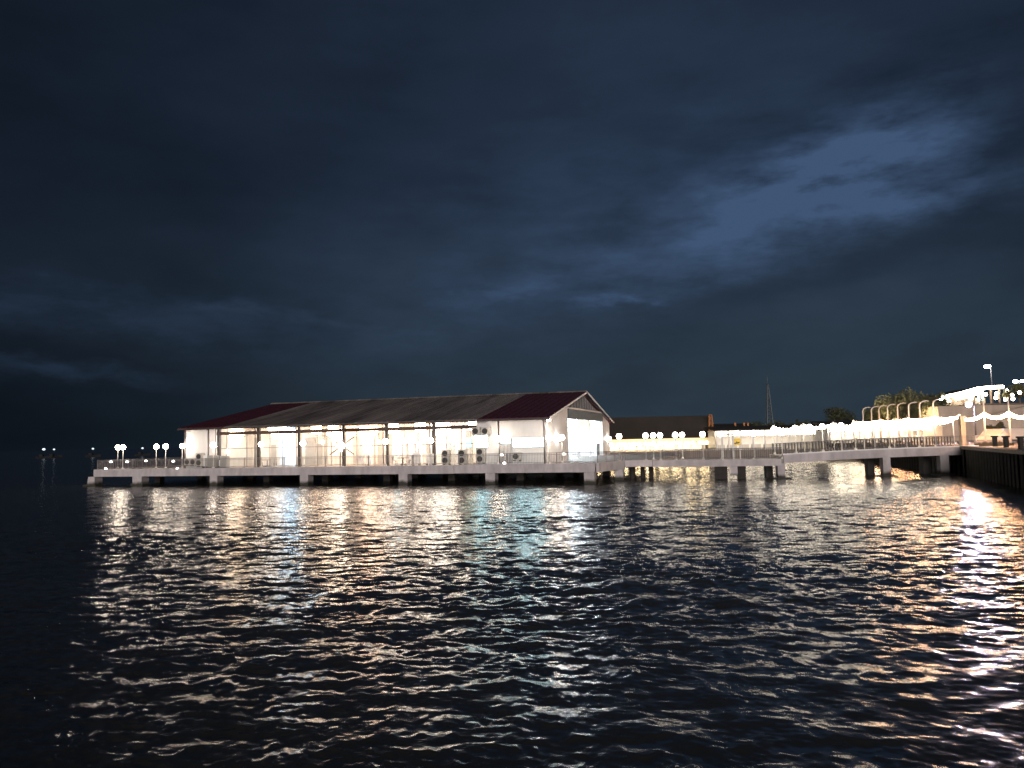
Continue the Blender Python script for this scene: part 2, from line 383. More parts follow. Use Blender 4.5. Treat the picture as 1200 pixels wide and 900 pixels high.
# ------------------------------------------------------------------ globe lamp posts
def make_lamp(name, label, group, h=2.6, r=.29, gm=None):
    t = Thing(name, label, 'lamp post', (0, 0, 0), WORLD, group)
    t.part('base', MB().lathe((0, 0, 0), [(.16, 0), (.16, .1), (.09, .22), (.07, .26)], 10), M['polewhite'])
    t.part('pole', MB().tube([(0, 0, .25), (0, 0, h-r-.02)], [.06, .045], 8), M['polewhite'])
    t.part('collar', MB().lathe((0, 0, h-r-.06), [(.05, 0), (.12, .03), (.13, .07), (.06, .09)], 10), M['polewhite'])
    t.part('globe', MB().ball((0, 0, h), r, 14, 8), gm or M['globe'])
    return t
proto = None; SH = {}; GP = 'globe lamps along the pier'
def place_lamp(loc, label, group):
    global proto
    if proto is None: proto = make_lamp('lamp_post', label, group); o = proto.o
    else: o = dup(proto.o, loc, 0, label)
    if group != GP:
        gl = [c for c in o.children if c.name.startswith('globe')][0]
        if 'g' not in SH: SH['g'] = gl.data.copy(); SH['g'].materials[0] = M['globe_shore']
        gl.data = SH['g']
    o.location = loc; o['group'] = group; return o
front = [(144, 'globe lamp post at the left pier end, right one of a close pair'),
         (194, 'globe lamp post in the gap left of the hall, right one of two'),
         (250, 'globe lamp post in front of the hall where its solid left wall ends'),
         (306, 'globe lamp post before the first dark gallery column from the left'),
         (355, 'globe lamp post before the second dark gallery column from the left'),
         (452, 'globe lamp post before the fourth dark gallery column from the left'),
         (505, 'globe lamp post before the last dark gallery column'),
         (584, 'globe lamp post in front of the dark pole on the plain white wall'),
         (644, 'globe lamp post in front of the hall corner beside the gable'),
         ]
for px, lb in front:
    x = PIER.hit(px, 540, 1, .75)[0]; place_lamp(PIER.w((x, .75, HD)), lb, GP)
for px, yy, lb in ((138, 3.6, 'globe lamp post at the left pier end, left one of a close pair'),
                   (183, 3.2, 'globe lamp post in the gap left of the hall, left one of two'),
                   (213.5, 1.6, 'globe lamp post right before the left corner of the hall'),
                   (659, 2.6, 'globe lamp post left of the bright entrance, before the gable wall'),
                   ):
    x = PIER.hit(px, 540, 1, yy)[0]; place_lamp(PIER.w((x, yy, HD)), lb, GP)
GJ = 'globe lamps along the jetty'
for i, (px, yy) in enumerate(((726, .5), (757, .5), (766, 3.6), (774, .5), (792, .5), (800, 3.6), (824, .5), (846, 3.6))):
    x = PIER.hit(px, 530, 1, JY0+yy)[0]
    place_lamp(PIER.w((x, JY0+yy, HD)), f'globe lamp post on the jetty, {ORD[i]} from the hall', GJ)
GB = 'globe lamps along the footbridge'
for i, px in enumerate((884, 917, 950, 987, 1026, 1063, 1097)):
    x = at(px, 530, BY0+.5).x
    if x > BX0+.2: place_lamp((x, BY0+.5, bz(x)), f'globe lamp post on the near side of the footbridge, {ORD[i-1]} from the jetty', GB)
    else: x = PIER.hit(px, 530, 1, JY0+.5)[0]; place_lamp(PIER.w((x, JY0+.5, HD)), 'globe lamp post at the foot of the slope where jetty meets footbridge', GJ)
for i, px in enumerate((871, 908, 933, 965, 1003, 1043, 1078)):
    x = at(px, 530, BY1-.5).x
    if x > BX0: place_lamp((x, BY1-.5, bz(x)), f'globe lamp post on the far side of the footbridge, {ORD[i-1]} from the jetty', GB)
# low rail lights
k = 0
for px, py, yy, lb in ((124, 549, .3, 'low on the left end of the pier'), (130, 541, .3, 'on the rail left of the paired globe lamps'), (149, 541, .3, 'on the rail right of the paired globe lamps'),
        (171, 540, 1.0, 'on the rail in the gap left of the hall'), (203, 540.5, .3, 'on the rail just left of the hall corner'), (208, 549, .3, 'at deck level under the hall corner'),
        (588, 533, .3, 'on the rail beside the dark pole'), (591, 542.5, .3, 'at deck level below the barred gate'), (661, 532, .3, 'on the rail left of the entrance')):
    p = PIER.hit(px, py, 1, yy-.2)
    mb = MB().lathe((p.x, p.y, p.z-.08), [(.13, 0), (.16, .05), (.12, .13), (.03, .17)], 10)
    solo('rail_light', mb, M['raillight'], f'small white marker light {lb}', 'marker light', p, PIER, 'marker lights on the pier railing')
    k += 1

# ------------------------------------------------------------------ hall
HX0, HX1, HY0, HY1 = -49.2, -5.3, 2.3, 38.3
EZ, RZ = HD+4.66, HD+8.04
HM = (HY0+HY1)/2
wx = lambda px: PIER.hit(px, 525, 1, HY0)[0]
hall = Thing('pavilion_hall', 'long white hall with maroon and grey pitched roof standing on the pier', 'hall', (HX0, HY0, HD), PIER)
roofz = lambda y: EZ + (RZ-EZ)*(1-abs(y-HM)/(HM-HY0))
T = .22
xa, xb = wx(254), wx(559)
# solid front walls
hall.part('wall', MB().box(HX0, xa, HY0, HY0+T, HD+.01, EZ), M['panelwhite'])
hall.part('wall', MB().box(xb, HX1-.003, HY0, HY0+T, HD+.01, EZ), M['panelwhite'])
# left end wall and back wall
prof = [(HY0+T, HD+.01), (HY1, HD+.01), (HY1, EZ), (HM, RZ-.1), (HY0+T, EZ+.02)]
hall.part('wall', MB().prism(prof, 0, HX0, HX0+T), M['panelwhite'])
hall.part('wall', MB().box(HX0+T, HX1-.3, HY1-T, HY1-.003, HD+.01, EZ-.05), M['panelwhite'])
# gable end: bay between ya and yb
hy = lambda px, py: PIER.hit(px, py, 0, HX1)
ya, yb = hy(666, 520)[1], hy(706.5, 520)[1]
zband1 = hy(686, 480)[2]; zband0 = hy(686, 492)[2]
hall.part('gable_wall', MB().prism([(HY0, HD+.01), (ya, HD+.01), (ya, roofz(ya)-.05), (HY0, EZ-.05)], 0, HX1-.25, HX1), M['white'])
hall.part('gable_wall', MB().prism([(yb, HD+.01), (HY1, HD+.01), (HY1, EZ-.05), (yb, roofz(yb)-.05)], 0, HX1-.25, HX1), M['white'])
hall.part('gable_boarding', MB().prism([(ya+.003, zband1), (yb-.003, zband1), (yb-.003, roofz(yb)-.06), (HM, RZ-.06), (ya+.003, roofz(ya)-.06)], 0, HX1-.3, HX1-.12), M['gablegrey'])
tr = MB()
for i in range(14):
    y = ya+.6+(yb-ya-1.2)*i/13; tr.box(HX1-.118, HX1-.05, y-.09, y+.09, zband1+.02, roofz(y)-.1)
hall.part('gable_slats', tr, M['pipe'])
hall.part('sign_band', MB().box(HX1-.32, HX1+.12, ya+.003, yb-.003, zband0, zband1-.2), M['signgrey'])
hall.part('gable_trim', MB().box(HX1-.32, HX1+.16, ya-.2, yb+.2, zband1-.197, zband1-.003), M['panelwhite'])
# roof: three zones on the front slope, one on the back
def roof_sheet(x0, x1, front, m):
    y0, y1 = (HY0-.7, HM) if front else (HY1+.7, HM)
    sl = (RZ-EZ)/(HM-HY0); zz = lambda y: roofz(y) if HY0 <= y <= HY1 else EZ - sl*.7
    mb = MB()
    A, B = (y0, zz(y0)), (y1, RZ)
    mb.prism([(A[0], A[1]), (B[0], B[1]), (B[0], B[1]+.14), (A[0], A[1]+.14)], 0, x0, x1)
    n = int((x1-x0)/.75)
    for i in range(n):
        x = x0 + (i+.5)*(x1-x0)/n
        mb.prism([(A[0], A[1]+.138), (B[0], B[1]+.138), (B[0], B[1]+.20), (A[0], A[1]+.20)], 0, x-.05, x+.05)
    return hall.part('roof', mb, m)
def rx(px): return PIER.hit(px, 490, 1, HY0-.7)[0]
r1, r2 = rx(262), rx(559)
roof_sheet(HX0-.5, r1-.004, True, M['maroon']); roof_sheet(r1, r2-.004, True, M['roofgrey']); roof_sheet(r2, HX1+.55, True, M['maroon'])
roof_sheet(HX0-.5, HX1+.3, False, M['maroon'])
hall.part('ridge_cap', MB().prism([(HM-.4, RZ+.12), (HM, RZ+.32), (HM+.4, RZ+.12), (HM, RZ+.16)], 0, HX0-.5, HX1+.56), M['roofgrey'])
hall.part('barge_board', MB().prism([(HY0-.7, EZ-.13), (HM, RZ-.02), (HY1+.7, EZ-.13), (HY1+.7, EZ+.06), (HM, RZ+.2), (HY0-.7, EZ+.06)], 0, HX1+.553, HX1+.63), M['white'])
# translucent roof sheets and gutters
hall.part('gutter', MB().box(HX0-.45, HX1+.5, HY0-.86, HY0-.703, EZ-.22, EZ-.06), M['darkmetal'])
# gallery: beam, columns, posts, transom
zb = PIER.hit(400, 503.2, 1, HY0)[2]
hall.part('beam', MB().box(xa, xb, HY0-.05, HY0+.16, zb-.28, zb+.08), M['brownmetal'])
for px in (256.5, 303, 351, 403, 453.5, 508.5):
    x = wx(px); hall.part('column', MB().box(x-.16, x+.16, HY0-.12, HY0+.2, HD+.01, EZ-.12), M['darkmetal'])
    hall.part('column', MB().box(x-.5, x-.42, HY0-.04, HY0+.08, HD+.01, EZ-.12), M['pipe'])
mu = MB()
for px in (265, 289, 316, 331, 372, 388, 418, 439, 471, 490, 523, 541): x = wx(px); mu.box(x-.03, x+.03, HY0+.02, HY0+.09, HD+.01, zb-.283)
mu.box(xa+.01, xb-.01, HY0+.025, HY0+.085, HD+2.15, HD+2.22)
hall.part('mullion', mu, M['pipe'])
# cross brace of the third bay
cx0, cz0 = wx(401), PIER.hit(401, 522.5, 1, HY0)[2]
br = MB()
for sx in (-1, 1):
    for sz in (-1, 1): br.tube([(cx0+sx*.35, HY0-.08, cz0+sz*.22), (cx0+sx*1.5, HY0-.08, cz0+sz*.95)], .06, 6)
hall.part('cross_brace', br, M['darkmetal'])
# downpipes
for px in (217.5, 245, 585, 638.5): x = wx(px); hall.part('downpipe', MB().tube([(x, HY0-.12, HD+.02), (x, HY0-.12, EZ-.15)], .085, 8), M['pipe'])
# interior of the gallery
GY = HY0+7
hall.part('floor', MB().box(HX0+T, HX1-.3, HY0+T, HY1-T, HD+.003, HD+.03), M['deckfloor'])
hall.part('ceiling', MB().box(HX0+T, xb, HY0+T, GY, EZ-.1, EZ-.02), M['woodceil'])
hall.part('partition', MB().box(xa-.3, xa-.15, HY0+T, GY, HD+.03, EZ-.1), M['inner'])
hall.part('partition', MB().box(xb+.05, xb+.2, HY0+T, GY, HD+.03, EZ-.1), M['inner'])
# back wall of the gallery with an open bright doorway
gx = lambda px: PIER.hit(px, 525, 1, GY)[0]
door0, door1 = gx(327), gx(346)
hall.part('partition', MB().box(xa-.15, door0, GY, GY+.15, HD+.03, EZ-.1), M['inner'])
hall.part('partition', MB().box(door1, xb+.05, GY, GY+.15, HD+.03, EZ-.1), M['inner'])
hall.part('partition', MB().box(door0, door1, GY+3.5, GY+3.65, HD+.03, EZ-.1), M['white'])
hall.part('partition', MB().box(door0-.15, door0, GY+.15, GY+3.5, HD+.03, EZ-.1), M['white'])
hall.part('partition', MB().box(door1, door1+.15, GY+.15, GY+3.5, HD+.03, EZ-.1), M['white'])
hall.part('tube_light', MB().box(door0+.2, door1-.2, GY+.3, GY+.5, EZ-.5, EZ-.3), M['cool'])
hall.part('tube_light', MB().box(door0+.3, door0+.5, GY+3.2, GY+3.4, HD+.3, EZ-.6), M['cool'])
for a, b, z1, mm in ((258, 264, 3.2, 'innergrey'), (271, 280, 2.4, 'innergrey'), (298, 304, 3.4, 'innergrey'), (318, 324, 2.5, 'innergrey'), (358, 370, 3.3, 'innergrey'), (371, 378, 2.5, 'innergrey'), (380, 384, 3.8, 'innergrey'),
                     (414, 421, 3.3, 'innergrey'), (443, 450, 3.7, 'innergrey'), (456, 460, 3.4, 'innergrey'), (476, 481, 2.4, 'innergrey'), (484, 488, 2.4, 'innergrey'), (500, 503, 2.3, 'innergrey'), (526, 533, 2.6, 'innergrey'), (546, 552, 3.6, 'innergrey')):
    hall.part('door', MB().box(gx(a), gx(b), GY-.07, GY-.003, HD+.03, HD+z1), M[mm])
hall.part('lit_panel', MB().box(gx(462), gx(469), GY-.2, GY-.08, HD+1.1, HD+3.7), M['cyan'])
hall.part('lit_panel', MB().box(gx(262), gx(273), GY-.2, GY-.08, HD+1.2, HD+2.4), M['cyan'])
for px in (424, 433, 482, 491.5, 537.5, 551):
    x = PIER.hit(px, 525, 1, HY0+3)[0]; hall.part('pillar', MB().cbox(x, HY0+3, .5, .5, HD+.03, HD+2.4), M['white'])
# entrance vestibule behind the gable opening
VX = HX1-6
hall.part('partition', MB().box(VX-.15, VX, ya-.15, yb+.15, HD+.03, zband0+.3), M['white'])
hall.part('partition', MB().box(VX, HX1-.32, ya-.15, ya-.003, HD+.03, zband0+.3), M['white'])
hall.part('partition', MB().box(VX, HX1-.32, yb+.003, yb+.15, HD+.03, zband0+.3), M['white'])
hall.part('ceiling', MB().box(VX, HX1-.33, ya, yb, zband0+.1, zband0+.25), M['white'])
for i in range(5):
    y = ya+1.5+(yb-ya-3)*i/4; hall.part('tube_light', MB().box(VX+1.0, HX1-.8, y-.12, y+.12, zband0-.16, zband0-.02), M['entry'])
pm = (ya+yb)/2
hall.part('poster', MB().box(HX1-.5, HX1-.4, hy(680, 498)[1], hy(693, 498)[1], hy(686, 503)[2], zband0-.003), M['poster'])
for px in (680.5, 693.5): y = hy(px, 505)[1]; hall.part('door_post', MB().box(HX1-.42, HX1-.2, y-.12, y+.12, HD+.03, zband0-.003), M['panelwhite'])
y = hy(703, 525)[1]; hall.part('door', MB().box(HX1-.3, HX1-.22, y-1.0, y+1.0, HD+.2, HD+1.7), mat('blue_grey_banner', (.22, .32, .38), .5))  # this low panel is a bluish banner rather than a door leaf
for px, pz in ((652, 514), (712, 514)):  # the right-hand lamp is added to brighten the gable wall
    q = hy(px, pz); t = Thing('wall_lamp', 'round wall lamp on the gable wall ' + ('left' if px < 680 else 'right') + ' of the bright entrance', 'wall lamp', (HX1+.1, q.y, q.z), PIER, 'wall lamps on the gable')
    t.part('bracket', MB().box(HX1+.003, HX1+.2, q.y-.06, q.y+.06, q.z-.3, q.z-.2), M['darkmetal']); t.part('globe', MB().ball((HX1+.34, q.y, q.z), .22, 12, 8), em('wall_lamp_glow', (1, .93, .85), 60))
# lights and signs fixed to the hall (each a thing that hangs on it)
def pendant(px, py, w, h, m, name, label, cat, yy=3.0):
    p = PIER.hit(px, py, 1, HY0+yy)
    t = Thing(name, label, cat, (p.x, p.y, EZ-.1), PIER, 'pendant lamps in the gallery')
    n = 14
    t.part('cord', MB().tube([(p.x, p.y, p.z+h*.45), (p.x, p.y, EZ-.1)], .03, 6), M['darkmetal'])
    if name == 'drum_lamp': t.part('shade', MB().lathe(p, [(w*.42, -h/2), (w*.5, -h/2+.1), (w*.5, h/2-.1), (w*.42, h/2)], n), m)
    else:
        t.part('shade', MB().lathe(p, [(w*.18, -h/2), (w*.3, -h*.3), (w*.34, -.05), (w*.5, 0), (w*.5, h/2-.05), (w*.4, h/2)], n), m)
    return t
DR = [em('drum_shade_glow', c, 22) for c in ((1, .66, .42), (1, .84, .66), (1, .62, .40), (1, .86, .70), (1, .70, .46))]
CH = [em('chandelier_glow', c, k) for c, k in (((1, .74, .50), 24), ((1, .88, .74), 20), ((1, .76, .54), 26), ((1, .66, .44), 24), ((1, .90, .76), 28))]
for i, (px, py) in enumerate(((371, 503.5), (390.5, 502), (461, 502), (492.5, 500.5), (555, 498))):
    pendant(px, py, 1.15, 1.05, DR[i], 'drum_lamp', f'glowing drum lamp behind the gallery beam, {ORD[i]} from the left', 'pendant lamp')
for i, (px, py) in enumerate(((275, 511), (325, 507), (394, 510), (432, 507), (517, 504))):
    pendant(px, py, 2.1, 1.5, CH[i], 'chandelier', f'wide glowing chandelier hanging in the gallery, {ORD[i]} from the left', 'chandelier', 3.6)
for i, (px, py) in enumerate(((267, 529), (378, 518), (432, 519), (444, 518), (474, 518), (490, 520), (531, 519))):
    p = PIER.hit(px, py, 1, HY0+2.2)
    t = Thing('globe_pendant', f'small glowing globe hanging inside the open gallery, {ORD[i]} from the left', 'pendant lamp', (p.x, p.y, EZ-.1), PIER, 'globe pendants in the gallery')
    t.part('cord', MB().tube([(p.x, p.y, p.z+.2), (p.x, p.y, EZ-.1)], .02, 6), M['darkmetal'])
    t.part('globe', MB().ball(p, .2, 10, 6), M['globe'])
# star lamp on the cross brace
t = Thing('star_lamp', 'star shaped lamp glaring at the middle of the cross brace', 'lamp', (cx0, HY0-.2, cz0), PIER)
mb = MB()
for i in range(8):
    a = i*math.pi/4; l = .62 if i % 2 == 0 else .4
    mb.tube([(cx0, HY0-.2, cz0), (cx0+l*math.cos(a), HY0-.2, cz0+l*math.sin(a))], [.07, .02], 6)
t.part('ray', mb, M['globe']); t.part('hub', MB().ball((cx0, HY0-.24, cz0), .2, 10, 6), M['globe'])
# light boxes on the right front wall
def lightbox(x0, x1, z0, z1, label, m, y=HY0, th=.16, cat='light box'):
    t = Thing('light_box', label, cat, ((x0+x1)/2, y, z0), PIER)
    t.part('case', MB().box(x0-.05, x1+.05, y-th, y-.003, z0-.05, z1+.05), M['accase'])
    t.part('face', MB().box(x0, x1, y-th-.03, y-th-.002, z0, z1), m)
wz = lambda px, py: PIER.hit(px, py, 1, HY0)
lightbox(wx(602), wx(637.5), wz(620, 523.5)[2], wz(620, 513.5)[2], 'long blank white light box glowing on the right front wall', M['lightbox'])
lightbox(wx(588), wx(599), wz(594, 520)[2], wz(594, 514.5)[2], 'short white light box above the barred gate', M['lightbox'])
lightbox(wx(557), wx(572), wz(565, 524)[2], wz(565, 510.5)[2], 'square white light box between air conditioners on the white wall', M['lightbox'])
lightbox(wx(540), wx(547), wz(543, 524.5)[2], wz(543, 514)[2], 'small teal glowing sign near the right end of the gallery', M['teal'], y=HY0+1.5)
t = Thing('barred_gate', 'grey barred gate against the white wall below the short light box', 'gate', (wx(593), HY0-.25, HD), PIER)
g0, g1 = wx(587.5), wx(600.5)
fr_ = MB(); fr_.box(g0, g1, HY0-.28, HY0-.22, HD+2.1, HD+2.18).box(g0, g1, HY0-.28, HY0-.22, HD+.1, HD+.18); t.part('frame', fr_, M['railgrey'])
bb = MB()
for i in range(9): xx = g0+(g1-g0)*i/8; bb.box(xx-.025, xx+.025, HY0-.27, HY0-.23, HD+.183, HD+2.097)
t.part('bar_panel', bb, M['railgrey'])
# neon tube under the deck corner and along the right front (the cool blue reflections)
t = Thing('eave_floodlight', 'small floodlight under the roof corner above the gable wall', 'floodlight', (HX1+.4, HY0-.3, EZ-.2), PIER)
t.part('housing', MB().cbox(HX1+.35, HY0-.2, .3, .3, EZ-.42, EZ-.22), M['accase']); t.part('lens', MB().box(HX1+.2, HX1+.5, HY0-.4, HY0-.353, EZ-.40, EZ-.24), em('eave_lens', (1, .95, .9), 160))
# air conditioners
def condenser(px, yb_, nf, label, wall=False, cat='air conditioner'):
    p = wz(px, yb_); x = p.x; z0 = p.z; w, h = .95, .72*nf+.06
    t = Thing('air_conditioner', label, cat, (x, HY0-.5, z0), PIER, 'condenser units on the hall front')
    t.part('casing', MB().box(x-w/2, x+w/2, HY0-.55, HY0-.12, z0, z0+h), M['accase'])
    for i in range(nf):
        c = Vector((x-.08, HY0-.58, z0+.38+i*.72)); k = 16
        t.part('fan_grille', MB().prism([(c.x+.3*math.cos(a*2*math.pi/k), c.z+.3*math.sin(a*2*math.pi/k)) for a in range(k)], 1, HY0-.58, HY0-.552), M['fan'])
    ft = MB()
    for s in (-1, 1): ft.box(x+s*.3-.05, x+s*.3+.05, HY0-.5, HY0-.004, z0-.09, z0-.003)
    t.part('bracket', ft, M['darkmetal'])
condenser(524.5, 543.5, 2, 'tall twin fan air conditioner, leftmost of the row at the gallery end')
condenser(544, 543.5, 2, 'tall twin fan air conditioner below the teal sign')
condenser(565, 542, 2, 'tall twin fan air conditioner below the square light box')
condenser(560, 509.5, 1, 'single fan air conditioner high on the wall above the square light box, left one')
condenser(571, 509.5, 1, 'single fan air conditioner high on the wall above the square light box, right one')
condenser(607, 539, 1, 'single fan air conditioner below the long light box')
condenser(223.5, 545, 1, 'low air conditioner at the left corner of the hall')
condenser(230, 545, 1, 'low air conditioner second from the left corner of the hall')
condenser(237, 546, 2, 'tall twin fan air conditioner beside the left globe lamp on the solid wall')
# cabinets by the left end
for px, yb_, w, h, lb in ((254, 547, 1.2, 1.45, 'grey upright cabinet at the left end of the gallery'), (267.5, 547, .9, 1.35, 'dark grey cabinet standing just inside the gallery')):
    p = wz(px, yb_); t = Thing('cabinet', lb, 'cabinet', (p.x, HY0-.6, HD), PIER)
    t.part('carcass', MB().box(p.x-w/2, p.x+w/2, HY0-.9, HY0-.35, HD+.08, HD+h), M['innergrey'])
    t.part('plinth', MB().box(p.x-w/2+.04, p.x+w/2-.04, HY0-.86, HY0-.38, HD+.005, HD+.078), M['darkmetal'])
    t.part('door', MB().box(p.x-w/2+.05, p.x-.01, HY0-.93, HY0-.903, HD+.12, HD+h-.05), M['innergrey']); t.part('door', MB().box(p.x+.01, p.x+w/2-.05, HY0-.93, HY0-.903, HD+.12, HD+h-.05), M['innergrey'])
# tables and chairs inside the gallery
def table_set(px, label_t, mt, chairs):
    p = PIER.hit(px, 545, 1, HY0+1.6); x, y, z = p.x, HY0+1.6, HD+.03
    t = Thing('dining_table', label_t, 'table', (x, y, z), PIER)
    t.part('tabletop', MB().lathe((x, y, z), [(.66, .70), (.70, .72), (.70, .75), (.66, .76)], 18), mt)
    t.part('pedestal', MB().lathe((x, y, z), [(.30, 0), (.30, .03), (.06, .08), (.05, .695)], 12), M['darkmetal'])
    for s, lab in zip((-1, 1), chairs):
        c = Thing('dining_chair', lab, 'chair', (x+s*.95, y, z), PIER, None, None)
        q = MB(); q.box(x+s*.95-.22, x+s*.95+.22, y-.22, y+.22, z+.43, z+.48); c.part('seat', q, M['innergrey'])
        xb_ = x+s*1.15; c.part('backrest', MB().box(min(xb_, xb_+s*.04), max(xb_, xb_+s*.04), y-.21, y+.21, z+.52, z+.95), M['innergrey'])
        for dx in (-.19, .19):
            for dy in (-.19, .19): c.part('leg', MB().tube([(x+s*.95+dx, y+dy, z), (x+s*.95+dx, y+dy, z+(.95 if dx*s > 0 else .43))], .022, 6), M['darkmetal'])
table_set(313, 'round grey table in the second gallery bay from the left', M['innergrey'], ('grey chair left of the round table in the second gallery bay', 'grey chair right of the round table in the second gallery bay'))
table_set(472, 'round dark table in the fifth gallery bay by the tall cyan panel', M['brownmetal'], ('grey chair left of the dark table by the cyan panel', 'grey chair right of the dark table by the cyan panel'))
# white display boards on the deck
for i, (px, y0, h, w) in enumerate(((243, 0, 1.5, .5), (261, 0, .9, .5), (490, 0, 1.4, .8), (506, 0, 1.2, .8))):
    p = wz(px, 540); lb = ('narrow white notice board on the solid wall left of the gallery', 'low white notice board between the two grey cabinets', 'white notice board in the right half of the gallery, left of two', 'white notice board in the right half of the gallery, right of two')[i]
    t = Thing('notice_board', lb, 'notice board', (p.x, HY0-.4, HD), PIER)
    t.part('panel', MB().box(p.x-w/2, p.x+w/2, HY0-.42, HY0-.36, HD+.2, HD+h), M['white'])
    ft = MB(); ft.box(p.x-w/2, p.x-w/2+.05, HY0-.6, HY0-.18, HD+.005, HD+.197).box(p.x+w/2-.05, p.x+w/2, HY0-.6, HY0-.18, HD+.005, HD+.197)
    t.part('foot', ft, M['darkmetal'])
# small yellow board and white gate frame at the foot of the slope
p = at(863, 518, 80.5)
t = Thing('yellow_sign', 'yellow sign board with dark marks at the foot of the footbridge', 'sign', (p.x, p.y, HD))
t.part('board', MB().box(p.x-.42, p.x+.42, p.y-.04, p.y, p.z-.32, p.z+.36), M['yellow'])
t.part('marking', MB().prism([(p.x-.3, p.z-.2), (p.x+.3, p.z-.12), (p.x+.3, p.z), (p.x+.05, p.z-.03), (p.x+.02, p.z+.12), (p.x-.05, p.z-.08), (p.x-.3, p.z-.1)], 1, p.y-.06, p.y-.042), M['darkmetal'])
for s in (-1, 1): t.part('post', MB().cbox(p.x+s*.35, p.y+.04, .07, .07, HD, p.z+.36), M['polewhite'])
p = at(853, 525, 79.5)
t = Thing('gate_frame', 'white gate frame left of the yellow sign board', 'gate', (p.x, p.y, HD))
for s in (-1, 1): t.part('post', MB().cbox(p.x+s*.55, p.y, .16, .16, HD, HD+2.45), M['polewhite'])
t.part('lintel', MB().box(p.x-.63, p.x+.63, p.y-.08, p.y+.08, HD+2.453, HD+2.62), M['polewhite'])

# ------------------------------------------------------------------ shore buildings
def wbox(a, b): return at(*a), at(*b)
# terminal with the big dark roof
Y = 152
tx0, tx1 = at(690, 520, Y).x, at(831, 520, Y).x
ze, zr = at(780, 513.5, Y).z, at(780, 488, Y+9).z
term = Thing('terminal_building', 'long low building with huge dark roof and bright yellow front beyond the jetty', 'building', (tx0, Y, LZ2))
zr = at(780, 488, Y).z
term.part('roof', MB().prism([(Y-1.6, ze-.25), (Y-1.6, ze), (Y-.4, zr), (Y+16, zr+.4), (Y+18, ze-.25)], 0, tx0, tx1), M['darkroof'])
bt = MB()
for i in range(28): x = tx0+(tx1-tx0)*(i+.5)/28; bt.prism([(Y-1.62, ze+.02), (Y-.42, zr), (Y-.38, zr), (Y-1.58, ze+.02)], 0, x-.05, x+.05)
term.part('roof_rib', bt, M['darkroof'])
term.part('gable_wall', MB().box(tx1-.6, tx1-.3, Y+.3, Y+17.5, LZ2, ze-.3), M['darkroof'])
term.part('wall', MB().box(tx0+.3, tx1-.7, Y+3, Y+3.3, LZ2, ze-.3), M['white'])
term.part('fascia', MB().box(tx0, tx1, Y-1.75, Y-1.605, ze-.62, ze-.05), M['yband'])
tl = MB(); term_n = 9
for i in range(term_n):
    x = tx0+1.2+(tx1-tx0-2.4)*i/(term_n-1); term.part('light_panel', MB().box(x-.8, x+.8, Y-.6, Y-.2, ze-1.25, ze-.75), M['terminaltube'])
    term.part('column', MB().cbox(x, Y-1.2, .25, .25, LZ2, ze-.3), M['white'])
# lower building further right
Y2 = 170
bx0, bx1 = at(832, 505, Y2).x, at(882, 505, Y2).x
lb_ = Thing('low_shed', 'low dark brown shed right of the big dark roof', 'shed', (bx0, Y2, LZ2))
z1 = at(850, 499, Y2).z
lb_.part('wall', MB().box(bx0, bx1, Y2, Y2+8, LZ2, z1-.6), M['brownwall'])
lb_.part('roof', MB().prism([(Y2-.8, z1-.6), (Y2+4, z1+.5), (Y2+8.8, z1-.6)], 0, bx0-.3, bx1+.3), M['darkroof'])
# short lattice post beside the roof, orange promenade light put into its colour
def lattice(name, label, base, h, w0, w1, n, m, r):
    t = Thing(name, label, 'tower', base)
    b = Vector(base); mb = MB()
    cs = [(-1, -1), (1, -1), (1, 1), (-1, 1)]
    lv = [[b + Vector((c[0]*(w0+(w1-w0)*i/n)/2, c[1]*(w0+(w1-w0)*i/n)/2, h*i/n)) for c in cs] for i in range(n+1)]
    legs = MB()
    for j in range(4): legs.tube([l[j] for l in lv], r, 5)
    for i in range(n):
        for j in range(4):
            mb.tube([lv[i][j], lv[i+1][(j+1) % 4]], r*.6, 4, False); mb.tube([lv[i+1][j], lv[i+1][(j+1) % 4]], r*.6, 4, False)
    t.part('leg_frame', legs, m); t.part('bracing', mb, m)
    return t
p = at(833.5, 512, 149); lattice('lattice_tower', 'short tapering lattice tower lit orange against the big dark roof edge', (p.x, p.y, LZ2), at(833.5, 486, 149).z-LZ2, 1.0, .45, 7, M['orange'], .09)
for i, px in enumerate((862, 872.5, 877)):
    p = at(px, 508, 150); lb = ('left', 'middle', 'right')[i]
    t = Thing('banner_pole', f'orange lit pole before the low dark shed, {lb} of three', 'pole', (p.x, p.y, LZ2), WORLD, 'orange poles before the shed')
    t.part('shaft', MB().tube([(p.x, p.y, LZ2), (p.x, p.y, at(px, 497, 150).z)], .16, 8), M['orange']); t.part('cap', MB().ball((p.x, p.y, at(px, 496.5, 150).z), .22, 8, 5), M['orange'])
p = at(902, 507, 620); mt = lattice('radio_mast', 'tall thin pale lattice mast far behind the footbridge', (p.x, p.y, LZ2), at(902, 450, 620).z-LZ2, 6.0, 1.0, 14, M['mast'], .32)
mt.part('antenna', MB().tube([(p.x, p.y, at(902, 450, 620).z), (p.x, p.y, at(902, 440, 620).z)], .25, 5), M['mast'])

